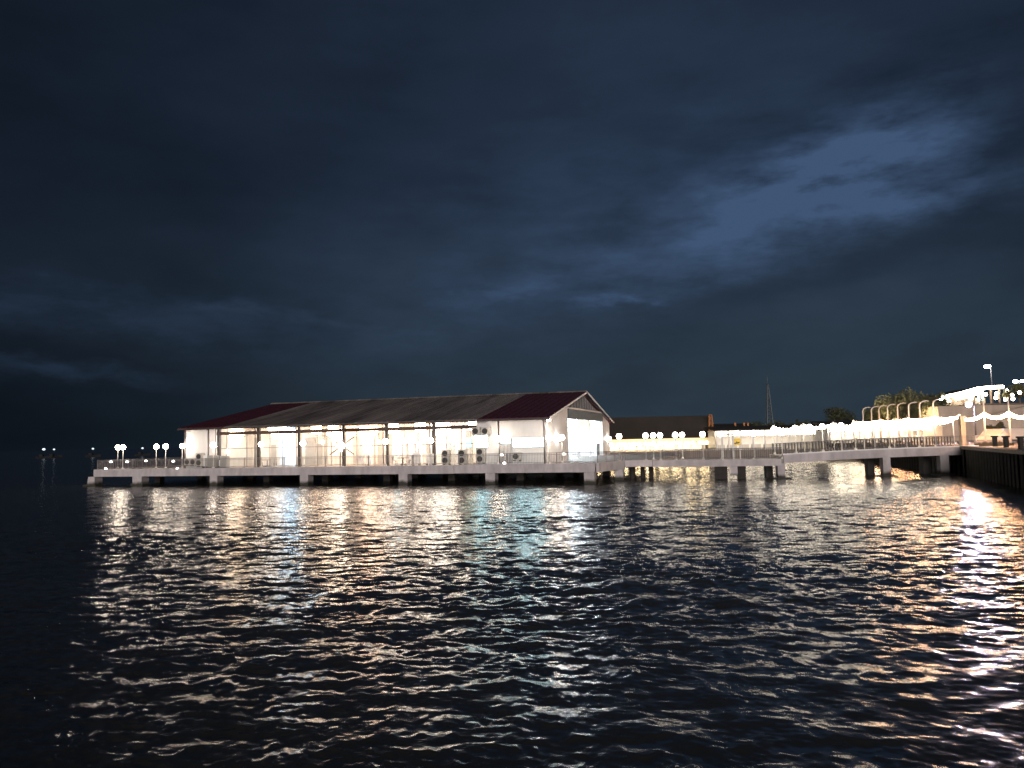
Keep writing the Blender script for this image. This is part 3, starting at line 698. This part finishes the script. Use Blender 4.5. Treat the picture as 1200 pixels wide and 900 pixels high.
# food hall row: bright open fronts behind the footbridge
def open_stall_row(px0, px1, ytop, Y, n, label, tube, LZ=LZ):
    x0, x1 = at(px0, 510, Y).x, at(px1, 510, Y).x; zt = at((px0+px1)/2, ytop, Y).z
    t = Thing('food_hall', label, 'building', (x0, Y, LZ))
    t.part('roof', MB().prism([(Y-1.5, zt), (Y+6, zt+.7), (Y+6, zt+.85), (Y-1.5, zt+.15)], 0, x0-.5, x1+.5), M['darkroof'])
    t.part('wall', MB().box(x0, x1, Y+5, Y+5.2, LZ, zt), M['white'])
    t.part('wall', MB().box(x0, x0+.2, Y, Y+4.997, LZ, zt-.05), M['white']); t.part('wall', MB().box(x1-.2, x1, Y, Y+4.997, LZ, zt-.05), M['white'])
    for i in range(n+1):
        x = x0+.1+(x1-x0-.2)*i/n; t.part('column', MB().cbox(x, Y-.6, .22, .22, LZ, zt-.02), M['white'])
    for i in range(n):
        x = x0+(x1-x0)*(i+.5)/n; t.part('light_panel', MB().box(x-(x1-x0)/n*.44, x+(x1-x0)/n*.44, Y-.35, Y-.1, zt-.95, zt-.12), tube)
        t.part('counter', MB().box(x-(x1-x0)/n*.36, x+(x1-x0)/n*.36, Y+.8, Y+1.4, LZ, LZ+1.0), M['accase'])
    return t
open_stall_row(838, 966, 503.5, 142, 9, 'long low food hall with glowing open front behind the footbridge start', M['hallwarm'], LZ2)
open_stall_row(970, 1092, 497.5, 126, 7, 'taller brightly glowing food hall behind the middle of the footbridge', em('bright_warm_panel', (1, .84, .60), 30))

# ------------------------------------------------------------------ hill, terraces, restaurant
hp = [(66, 128), (200, 112), (200, 260), (70, 240)]
def terrace(name, label, x0, x1, y0, y1, z0a, z0b, z1, m, kind=None):
    mb = MB(); mb.prism([(x0, z0a), (x1, z0a), (x1, z0b), (x0, z1)], 1, y0, y1)
    return solo(name, mb, m, label, 'retaining wall', ((x0+x1)/2, y0, z0a), kind=kind)
a0 = at(1104, 500, 122).x
terrace('retaining_wall', 'tan retaining wall of the lower terrace behind the white tent', a0, a0+70, 122, 137, LZ, at(1200, 488, 122).z, at(1104, 491, 122).z, M['tan'])
a1 = at(1103, 480, 136).x
terrace('retaining_wall', 'pale upper retaining wall beneath the string lit restaurant', a1, a1+75, 137.01, 148, LZ, at(1200, 474, 137).z, at(1104, 476, 137).z, M['tan'])
ramp = MB(); ra, rb = at(1150, 489, 130), at(1204, 475, 130)
ramp.prism([(ra.x, ra.z-.4), (rb.x+8, ra.z-.4), (rb.x+8, rb.z+2), (rb.x, rb.z), (ra.x, ra.z)], 1, 129.5, 130.2)
solo('ramp_wall', ramp, M['tan'], 'sloping tan parapet climbing to the right above the festoon lights', 'wall', (ra.x, 130, ra.z))
hill = MB(); hz = at(1140, 474, 148).z
pts = []
nx_, ny_ = 22, 12
for j in range(ny_+1):
    for i in range(nx_+1):
        y = 148.05+j*14; x = (a1-2+i*9)*(y/148)
        h = hz - .1 + (1.2*math.sin(i*.7+j)*.4 + j*.45 if j else 0)
        if i == 0: h = LZ-.2
        elif i == 1 and j > 0: h = LZ + (h-LZ)*.55
        pts.append((x, y, h))
hill.add(pts, [(j*(nx_+1)+i, j*(nx_+1)+i+1, (j+1)*(nx_+1)+i+1, (j+1)*(nx_+1)+i) for j in range(ny_) for i in range(nx_)], True)
solo('hill', hill, M['soil'], 'dark rising hillside at the right', 'hill', kind='structure')
YR = 150
rest = Thing('hill_restaurant', 'hilltop restaurant with its roof edge outlined in glowing bulbs', 'restaurant', (at(1140, 474, YR).x, YR, hz))
rl = [at(1104, 466.5, YR), at(1122, 463, YR), at(1145, 456.5, YR), at(1158, 455.3, YR), at(1174, 454.3, YR)]
rest.part('roof', MB().prism([(q.x, q.z) for q in rl] + [(q.x, q.z+.35) for q in rl[::-1]], 1, YR+.05, YR+8), M['darkroof'])
rest.part('wall', MB().box(rl[0].x+.5, rl[-1].x-.3, YR+5, YR+5.3, hz-.3, rl[0].z+.1), M['tan'])
for px in (1106, 1118, 1130, 1143, 1151, 1163, 1173):
    x = at(px, 470, YR).x; rest.part('column', MB().cbox(x, YR+.4, .25, .25, hz-.3, np.interp(x, [q.x for q in rl], [q.z for q in rl])), M['brownwall'])
RB = em('roof_edge_bulb', (1, .86, .62), 28)
bl = MB().ball((0, 0, 0), .33, 8, 5).mesh('bulb'); bl.materials.append(RB)
def put(parent, name, me, loc):
    o = bpy.data.objects.new(name, me); COL.objects.link(o); o.parent = parent; o.location = Vector(loc) - parent.location; return o
for i in range(34):
    px = 1104 + 70*i/33; x = at(px, 460, YR).x
    z = np.interp(x, [q.x for q in rl], [q.z for q in rl])+.15; put(rest.o, 'bulb', bl, (x, YR-.3, z))
    if 6 < i < 22: put(rest.o, 'bulb', bl, (x+.2, YR-.1, z-.75))
for px, py in ((1155, 462), (1168, 461), (1167, 466), (1180, 458), (1186, 463), (1178, 468), (1187, 467.5), (1195, 460), (1109, 468), (1112, 470)):
    put(rest.o, 'bulb', bl, at(px, py, YR+.2))
rest.part('lit_opening', MB().box(at(1154, 470, YR).x, at(1158, 470, YR).x, YR+4.8, YR+4.97, at(1155, 467, YR).z, at(1155, 459, YR).z), M['lightbox'])
rest.part('lit_opening', MB().box(at(1164, 470, YR).x, at(1170, 470, YR).x, YR+4.8, YR+4.97, at(1165, 468, YR).z, at(1165, 457, YR).z), M['lightbox'])
rest.part('balustrade', MB().box(at(1148, 475, 149).x, at(1215, 475, 149).x, 148.7, 148.9, at(1175, 478, 149).z, at(1175, 472.5, 149).z), M['brownwall'])

# floodlight and street lights on masts
def mast_light(px, py, Y, zbase, label, m, r, name='street_light'):
    p = at(px, py, Y); t = Thing(name, label, 'street light', (p.x, p.y, zbase))
    t.part('mast', MB().tube([(p.x+.9, p.y+.3, zbase), (p.x+.9, p.y+.3, p.z+.2)], [.13, .08], 8), M['pipe'])
    t.part('arm', MB().tube([(p.x+.9, p.y+.3, p.z+.18), (p.x+.1, p.y, p.z+.3)], .05, 6), M['pipe'])
    if name == 'floodlight':
        t.part('housing', MB().lathe((0, 0, 0), [(r*.5, -.35), (r*1.02, -.02)], 14).rot(p), M['pipe']); t.part('lens', MB().lathe((0, 0, 0), [(r*.98, 0), (r*.9, .06)], 14).rot(p), m)
    else: t.part('luminaire', MB().ball(p, r, 12, 6, .6), m)
mast_light(1135, 474, 106, LZ, 'dazzling violet white floodlight below the restaurant', M['flood'], .36, 'floodlight')
mast_light(1157, 429.5, 165, hz, 'highest white street light standing above the restaurant roof', M['street'], .62)
mast_light(1190, 447, 165, hz, 'white street light at the right edge, left one of a pair', M['street'], .5)
mast_light(1199, 446.5, 165, hz, 'white street light at the right edge, right one of a pair', M['street'], .5)

# ------------------------------------------------------------------ curved promenade lamps
cp = None
for i, (px, pt, Y) in enumerate(((1012, 478, 124), (1022, 477, 122), (1031, 476, 120), (1041, 474.5, 117), (1053, 473, 114), (1066, 472, 111), (1079, 470.5, 108), (1095, 468.5, 104))):
    p = at(px, 500, Y); h = at(px, pt, Y).z - LZ
    lb = f'tall pale curved promenade post before the trees, {ORD[i]} from the left'
    t = Thing('curved_post', lb, 'lamp post', (p.x, p.y, LZ), WORLD, 'curved posts along the promenade')
    t.part('shaft', MB().tube([(p.x, p.y, LZ), (p.x, p.y, LZ+h-.5), (p.x+.12, p.y, LZ+h-.2), (p.x+.45, p.y, LZ+h), (p.x+1.0, p.y, LZ+h+.1)], [.12, .09, .08, .07, .06], 8), M['polewhite'])
    t.part('luminaire', MB().lathe((p.x+1.1, p.y, LZ+h-.02), [(.14, 0), (.2, .05), (.12, .14), (.05, .16)], 8), M['street'] if i == 7 else M['accase'])
    t.part('base', MB().cbox(p.x, p.y, .4, .4, LZ, LZ+.4), M['concrete'])
# ------------------------------------------------------------------ festoon strings
bm_or = MB().ball((0, 0, 0), .17, 8, 5).mesh('bulb'); bm_or.materials.append(M['bulb_or'])
bm_w = MB().ball((0, 0, 0), .17, 8, 5).mesh('bulb'); bm_w.materials.append(M['bulb'])
def festoon(label, A, B, sag, n, bm):
    A, B = Vector(A), Vector(B); t = Thing('string_light', label, 'string lights', (A+B)/2, WORLD, 'festoon strings')
    f = lambda s: A.lerp(B, s) - Vector((0, 0, sag*4*s*(1-s)))
    t.part('cable', MB().tube([f(i/10) for i in range(11)], .025, 5), M['darkmetal'])
    for i in range(n): put(t.o, 'bulb', bm, f((i+.5)/n) - Vector((0, 0, .14)))
stops = [(1000, 494, 118), (1032, 492.5, 110), (1064, 490.5, 103), (1095, 488.5, 96), (1124, 487.5, 90), (1153, 483.5, 84), (1182, 482.5, 79), (1212, 481.5, 74)]
sp_ = [at(*s) for s in stops]
for i, p in enumerate(sp_):
    t = Thing('festoon_post', f'white post carrying the shore festoon, {ORD[i]} from the left', 'post', (p.x, p.y, LZ), WORLD, 'festoon posts on the promenade')
    top = p.z + (1.4 if i >= 5 else .15)
    t.part('shaft', MB().tube([(p.x, p.y, LZ+.25), (p.x, p.y, top)], [.11, .08], 8), M['polewhite']); t.part('base', MB().cbox(p.x, p.y, .36, .36, LZ, LZ+.25), M['concrete']); t.part('cap', MB().ball((p.x, p.y, top), .12, 8, 5), M['polewhite'])
for i in range(len(sp_)-1): festoon(f'string of amber bulbs between the {ORD[i]} and {ORD[i+1]} shore festoon posts', sp_[i], sp_[i+1], .45 if i >= 4 else .15, 15, bm_or)
# festoon strings along the footbridge and jetty
bxs = [BX0+.4+i*3.1 for i in range(7)]
for i in range(6):
    A = Vector((bxs[i], BY1-.2, bz(bxs[i])+2.9)); B = Vector((bxs[i+1], BY1-.2, bz(bxs[i+1])+2.9))
    festoon(f'string of white bulbs over the footbridge, {ORD[i]} from the jetty', A, B, .3, 8, bm_w)
for i, x in enumerate(bxs):
    t = Thing('festoon_post', f'slim post holding bulbs over the footbridge, {ORD[i]} from the jetty', 'post', (x, BY1-.2, bz(x)), WORLD, 'festoon posts on the footbridge')
    t.part('shaft', MB().tube([(x, BY1-.2, bz(x)), (x, BY1-.2, bz(x)+2.95)], .05, 8), M['polewhite']); t.part('cap', MB().ball((x, BY1-.2, bz(x)+2.98), .08, 8, 5), M['polewhite'])

# ------------------------------------------------------------------ quay furniture
for i, px in enumerate((1166, 1179, 1193.5)):
    Yb = (72, 67, 61)[i]
    qx = np.interp(Yb, [58.3, 76.3], [38, 44.4]) + .55
    p = Vector((at(px, 520, Yb).x, Yb, LZ)); p.x = max(p.x, qx-.2)
    lb = ('dark stone bollard on the sea wall nearest the footbridge', 'dark stone bollard in the middle of three on the sea wall', 'dark stone bollard on the sea wall nearest the right edge')[i]
    t = Thing('bollard', lb, 'bollard', p, WORLD, 'bollards on the sea wall')
    t.part('shaft', MB().cbox(p.x, p.y, .3, .3, LZ+.09, LZ+.95), M['timber_dark']); t.part('cap', MB().cbox(p.x, p.y, .44, .44, LZ+.953, LZ+1.08), M['timber_dark'])
p0, p1 = at(1172, 510, 92), at(1212, 510, 92)
tent = Thing('market_tent', 'white canvas tent on the promenade at the right edge', 'tent', (p0.x, 92, LZ))
zt0, zt1 = at(1185, 514, 92).z, at(1185, 503, 92).z
tent.part('canopy', MB().prism([(91, zt0), (92.2, zt1), (96, zt1+.1), (97.2, zt0), (97.1, zt0-.08), (91.1, zt0-.08)], 0, p0.x+.6, p1.x+3), M['tent'])
tent.part('side_sheet', MB().prism([(p0.x-.5, zt0-.1), (p0.x+.6, zt1), (p0.x+.6, zt0-.1)], 1, 92, 96), M['tent'])
for x in (p0.x+.7, p0.x+4, p0.x+7): tent.part('pole', MB().tube([(x, 91.2, LZ), (x, 91.2, zt0-.08)], .05, 6), M['polewhite'])
p = at(1148, 518, 80)
t = Thing('landing_wall', 'low pale wall and rail where the footbridge lands on the shore', 'wall', (p.x, p.y, LZ))
t.part('body', MB().box(46.7, 50.2, 79.4, 79.8, LZ, LZ+.55), M['concrete']); t.part('rail', MB().tube([(46.7, 79.6, LZ+1.05), (50.2, 79.6, LZ+1.05)], .05, 6), M['polewhite'])
for x in (46.8, 48.5, 50.1): t.part('post', MB().cbox(x, 79.6, .08, .08, LZ+.55, LZ+1.05), M['polewhite'])
# gate pillar
p = at(1128, 510, 84)
t = Thing('gate_pillar', 'tall pale square pillar at the shore end of the footbridge', 'pillar', (p.x, 84, LZ))
t.part('shaft', MB().cbox(p.x, 84, .5, .5, LZ, LZ+3.0), M['tan']); t.part('cap', MB().cbox(p.x, 84, .64, .64, LZ+3.003, LZ+3.15), M['concrete'])

# ------------------------------------------------------------------ trees
def leaves(mb, c, rad, n, size, rr):
    for _ in range(n):
        while True:
            v = Vector((rr.uniform(-1, 1), rr.uniform(-1, 1), rr.uniform(-1, 1)))
            if .25 < v.length < 1: break
        p = Vector(c) + Vector((v.x*rad[0], v.y*rad[1], v.z*rad[2])); s = size*rr.uniform(.5, 1.3)
        a = Vector((rr.gauss(0, 1), rr.gauss(0, 1), rr.gauss(0, .6))).normalized(); b = a.cross(Vector((rr.gauss(0, 1), rr.gauss(0, 1), rr.gauss(0, 1)))).normalized()
        mb.add([p-a*s-b*s*.3, p+b*s*.5, p+a*s-b*s*.2, p-b*s*.55], [(0, 1, 2, 3)])
def tree(px, ytop, ybase_w, Y, label, m, seed, zb=LZ, name='tree', group=None):
    rr = random.Random(seed); p = at(px, 500, Y); top = at(px, ytop, Y).z; H = top-zb; w = ybase_w*Y/F_PX/2
    t = Thing(name, label, 'tree', (p.x, p.y, zb), WORLD, group)
    tk = MB(); tk.tube([(p.x, p.y, zb-.3), (p.x+.15, p.y, zb+H*.3), (p.x-.1, p.y, zb+H*.6)], [H*.035, H*.026, H*.012], 8)
    for i in range(6):
        a = i*1.05+rr.random(); z = zb+H*(.3+.05*i)
        tk.tube([(p.x, p.y, z), (p.x+math.cos(a)*w*.4, p.y+math.sin(a)*w*.4, z+H*.15), (p.x+math.cos(a)*w*.75, p.y+math.sin(a)*w*.75, z+H*.22)], [H*.014, H*.01, H*.004], 6)
    t.part('trunk', tk, M['bark'])
    cr = MB()
    for i in range(17):
        a = rr.uniform(0, 6.28); q = math.sqrt(rr.random())*.72; zz = rr.uniform(.42, .86)
        taper = 1.0 if zz < .62 else 1.25-.75*(zz-.3)
        leaves(cr, (p.x+math.cos(a)*w*q*taper, p.y+math.sin(a)*w*q*taper, zb+H*zz), (w*.38, w*.38, H*.15), 170, H*.028, rr)
    t.part('crown', cr, m)
tree(983, 475, 46, 215, 'round dark tree standing alone behind the footbridge', M['leafb'], 1)
for i, (px, yt, w, Y, m, lb) in enumerate(((1024, 472, 36, 150, 'leafb', 'lowest dark tree at the left of the clump behind the curved posts'), (1046, 461, 52, 146, 'leafa', 'bushy green tree left of centre in the clump behind the curved posts'),
        (1072, 452, 60, 144, 'leafa', 'tallest green tree of the clump behind the curved posts'), (1094, 459, 42, 150, 'leafb', 'dark tree at the right of the clump beside the restaurant'), (1060, 464, 46, 134, 'leafb', 'front tree of the clump in the middle of the curved posts'))):
    tree(px, yt, w, Y, lb, M[m], 10+i, group='trees behind the curved posts')
tree(1196, 449, 26, 158, 'tree beside the pair of white street lights at the right edge', M['leafa'], 31, zb=hz)
tree(1183, 456, 12, 149.6, 'small green tree among the bulbs right of the restaurant', M['leafa'], 32, zb=hz)
for i, (px, yt) in enumerate(((1161, 497), (1173, 493))):
    tree(px, yt, 13, 100, ('shorter', 'taller')[i]+' dark shrub on the promenade left of the white tent', M['leafb'], 40+i, name='shrub', group='promenade shrubs')
for i, (px, Y) in enumerate(((1030, 137), (1052, 135), (1074, 138), (1092, 141))):  # unseen lamps added to brighten the tree clump from below
    p = at(px, 500, Y); t = Thing('tree_fill_light', f'added warm fill light shining up into the tree clump, {ORD[i]} from the left', 'fill light', (p.x, p.y, LZ), WORLD, 'added fill lights under the trees')
    t.part('housing', MB().lathe((p.x, p.y, LZ), [(.3, 0), (.36, .3)], 10), M['darkmetal']); t.part('lens', MB().lathe((p.x, p.y, LZ+.303), [(.33, 0), (.3, .05)], 10), em('tree_fill_lens', (1, .8, .45), 1800))
tl = MB(); rr = random.Random(5)
for i in range(60):
    px = 868 + i*2.2; Y = 400+rr.uniform(-20, 60); p = at(px, 505, Y); h = at(px, 494+rr.uniform(-2, 5), Y).z
    leaves(tl, (p.x, p.y, LZ+(h-LZ)*.5), (3.5, 3.5, (h-LZ)*.5), 60, 1.0, rr)
solo('treeline', tl, M['leafb'], 'low dark line of distant trees behind the footbridge', 'treeline', (at(930, 505, 420).x, 420, LZ), kind='stuff')

# ------------------------------------------------------------------ distant boats on the left
def boat(px, py, Y, label, s, k):
    p = at(px, py, Y); p.z = max(p.z, 2.0); t = Thing('fishing_boat', label, 'boat', (p.x, p.y, 0), WORLD, 'distant boats on the horizon')
    hl = MB(); L_, B_ = 4.2, 1.1
    sec = [(-L_, .8, .1, 1.1), (-L_*.5, B_, .1, 1.0), (0, B_*1.1, 0, 1.0), (L_*.5, B_*.9, .1, 1.15), (L_, .06, .5, 1.6)]
    vs = []
    for x, b, z0, z1 in sec: vs += [(p.x+x, p.y-b, z1), (p.x+x, p.y-b*.6, -.3), (p.x+x, p.y+b*.6, -.3), (p.x+x, p.y+b, z1)]
    fs = [(i*4+j, i*4+(j+1) % 4, (i+1)*4+(j+1) % 4, (i+1)*4+j) for i in range(4) for j in range(4)] + [(0, 1, 2, 3), (19, 18, 17, 16)]
    hl.add(vs, fs); t.part('hull', hl, M['hull'])
    t.part('cabin', MB().cbox(p.x-1.5, p.y, 1.8, 1.2, 1.0, 2.2), M['cabin'])
    t.part('mast', MB().tube([(p.x, p.y, .9), (p.x, p.y, p.z+.4)], .06, 6), M['cabin'])
    t.part('work_lamp', MB().ball((p.x, p.y-.5, p.z), s, 10, 6, .75), M['boatlamp'])
boat(52, 526.5, 420, 'brightest distant boat light, leftmost on the dark horizon', .8, 0)
boat(64, 526.6, 430, 'dim distant boat light close right of the leftmost one', .55, 1)
boat(109.5, 525.8, 430, 'distant boat light just above the left end of the pier', .6, 2)
boat(167.5, 525.2, 430, 'distant boat light between the two groups of left globe lamps', .6, 3)

# ------------------------------------------------------------------ sky
world = bpy.data.worlds.new('World'); scene.world = world; world.use_nodes = True
nt = world.node_tree; nt.nodes.clear(); L = nt.links.new
out = nt.nodes.new('ShaderNodeOutputWorld'); bg = nt.nodes.new('ShaderNodeBackground'); L(bg.outputs[0], out.inputs['Surface'])
SUN_EL, SUN_AZ = R(5), R(195)
sky = nt.nodes.new('ShaderNodeTexSky'); sky.sky_type = 'NISHITA'; sky.sun_disc = False; sky.sun_elevation = R(-4); sky.sun_rotation = SUN_AZ
tc = nt.nodes.new('ShaderNodeTexCoord'); sep = nt.nodes.new('ShaderNodeSeparateXYZ'); L(tc.outputs['Generated'], sep.inputs[0])
def mth(op, a, b=None, c=None):
    n = nt.nodes.new('ShaderNodeMath'); n.operation = op
    for i, x in enumerate((a, b, c)):
        if x is None: continue
        if isinstance(x, (int, float)): n.inputs[i].default_value = x
        else: L(x, n.inputs[i])
    return n.outputs[0]
X, Yv, Zv = sep.outputs
az = mth('ARCTAN2', X, Yv); el = mth('ARCSINE', Zv)
def noise(scale, detail, sx=1, sy=1, seed=0., rough=.55):
    cb = nt.nodes.new('ShaderNodeCombineXYZ'); L(mth('MULTIPLY', az, sx), cb.inputs[0]); L(mth('MULTIPLY', el, sy), cb.inputs[1]); cb.inputs[2].default_value = seed
    n = nt.nodes.new('ShaderNodeTexNoise'); n.inputs['Scale'].default_value = scale; n.inputs['Detail'].default_value = detail; n.inputs['Roughness'].default_value = rough
    L(cb.outputs[0], n.inputs['Vector']); return n.outputs['Fac'], n.outputs['Color']
_, wc = noise(7, 5, 1, 2.2, 3.3, .6)
ws = nt.nodes.new('ShaderNodeSeparateColor'); L(wc, ws.inputs[0])
azw = mth('ADD', az, mth('MULTIPLY', mth('SUBTRACT', ws.outputs[0], .5), .16)); elw = mth('ADD', el, mth('MULTIPLY', mth('SUBTRACT', ws.outputs[1], .5), .085))
def blob(px, py, sx, sy, ang, warp=True):
    d_ = ray(px, py); a0, e0 = math.atan2(d_.x, d_.y), math.asin(d_.z); c, s = math.cos(R(ang)), math.sin(R(ang))
    dx = mth('SUBTRACT', azw if warp else az, a0); dy = mth('SUBTRACT', elw if warp else el, e0)
    u = mth('MULTIPLY', mth('ADD', mth('MULTIPLY', dx, c), mth('MULTIPLY', dy, s)), F_PX/sx)
    v = mth('MULTIPLY', mth('SUBTRACT', mth('MULTIPLY', dy, c), mth('MULTIPLY', dx, s)), F_PX/sy)
    return mth('EXPONENT', mth('MULTIPLY', mth('ADD', mth('MULTIPLY', u, u), mth('MULTIPLY', v, v)), -1.0))
def total(ls):
    r = None
    for g, k in ls:
        t_ = mth('MULTIPLY', g, k); r = t_ if r is None else mth('ADD', r, t_)
    return r
gap = total([(blob(965, 212, 118, 46, 14), 1.2), (blob(740, 250, 330, 110, 14), .22), (blob(1075, 236, 90, 17, 8), .7), (blob(900, 258, 170, 40, 18), .55), (blob(680, 318, 240, 44, 13), .22),
             (blob(600, 342, 60, 11, 4), .45), (blob(725, 351, 42, 6, 3), .75), (blob(120, 366, 230, 22, -3), .17), (blob(60, 432, 110, 9, 0), .17), (blob(330, 372, 90, 7, -4), .2)])
wisp, _ = noise(9, 7, 1, 3.2, 8.1, .62)
wr = nt.nodes.new('ShaderNodeMapRange'); wr.inputs['From Min'].default_value = .33; wr.inputs['From Max'].default_value = .66; wr.inputs['To Min'].default_value = .25; wr.inputs['To Max'].default_value = 1.2; L(wisp, wr.inputs[0])
gap = mth('MULTIPLY', gap, wr.outputs[0])
# dark banks of cloud
bank = total([(blob(1090, 90, 260, 40, 14), .6), (blob(1150, 170, 80, 26, 20), .8), (blob(990, 310, 260, 26, 10), .55), (blob(200, 420, 330, 40, 2), .35), (blob(350, 200, 300, 60, 10), .2), (blob(20, 505, 330, 75, 0, False), 1.0), (blob(40, 60, 260, 160, 0, False), .3)])
soft, _ = noise(4, 6, 1, 2.4, 1.7, .55)
glow = total([(blob(640, 470, 420, 190, 0, False), 1.0), (blob(1000, 420, 380, 260, 0, False), .75), (blob(760, 60, 620, 260, 8, False), .75)])
def cmix(f, a, b):
    n = nt.nodes.new('ShaderNodeMix'); n.data_type = 'RGBA'; n.clamp_factor = True
    L(f, n.inputs['Factor'])
    for i, x in ((6, a), (7, b)):
        if isinstance(x, tuple): n.inputs[i].default_value = (*x, 1)
        else: L(x, n.inputs[i])
    return n.outputs[2]
low = nt.nodes.new('ShaderNodeMapRange'); low.inputs['From Min'].default_value = .02; low.inputs['From Max'].default_value = .32; L(el, low.inputs[0])
tint = cmix(low.outputs[0], (.0235, .039, .055), (.0175, .0300, .0560))
base = cmix(mth('MULTIPLY', glow, 1.0), (.0058, .0098, .0180), tint)
sv = mth('MULTIPLY_ADD', soft, 1.0, .5)
def scale(c, f):
    n = nt.nodes.new('ShaderNodeVectorMath'); n.operation = 'SCALE'; L(c, n.inputs[0])
    if isinstance(f, (int, float)): n.inputs['Scale'].default_value = f
    else: L(f, n.inputs['Scale'])
    return n.outputs[0]
def vadd(a, b):
    n = nt.nodes.new('ShaderNodeVectorMath'); L(a, n.inputs[0]); L(b, n.inputs[1]); return n.outputs[0]
base = scale(base, sv)
base = scale(base, mth('SUBTRACT', 1.0, mth('MULTIPLY', mth('MINIMUM', bank, 1.0), .58)))
colr = cmix(mth('MINIMUM', gap, 1.0), base, (.050, .090, .172))
colr = vadd(colr, scale(sky.outputs[0], .0008))
L(colr, bg.inputs['Color']); bg.inputs['Strength'].default_value = 1.0

# the glow of the town behind the camera
sd = bpy.data.lights.new('town_glow', 'SUN'); so = bpy.data.objects.new('town_glow', sd); COL.objects.link(so)
sd.energy = 2.6; sd.angle = R(30); sd.color = (1, .91, .87)
so.rotation_euler = (R(90)-SUN_EL, 0, R(-4))

# ------------------------------------------------------------------ render settings
scene.view_settings.view_transform = 'Standard'; scene.view_settings.look = 'None'; scene.view_settings.exposure = 0; scene.view_settings.gamma = 1
scene.render.engine = 'CYCLES'
c = scene.cycles; c.max_bounces = 6; c.diffuse_bounces = 3; c.glossy_bounces = 4; c.transmission_bounces = 2; c.sample_clamp_indirect = 8
c.caustics_reflective = False; c.caustics_refractive = False; c.use_denoising = True; c.denoising_prefilter = 'FAST'; c.denoising_input_passes = 'RGB_ALBEDO_NORMAL'; c.denoiser = 'OPENIMAGEDENOISE'; c.use_light_tree = True
bpy.context.view_layer.update()
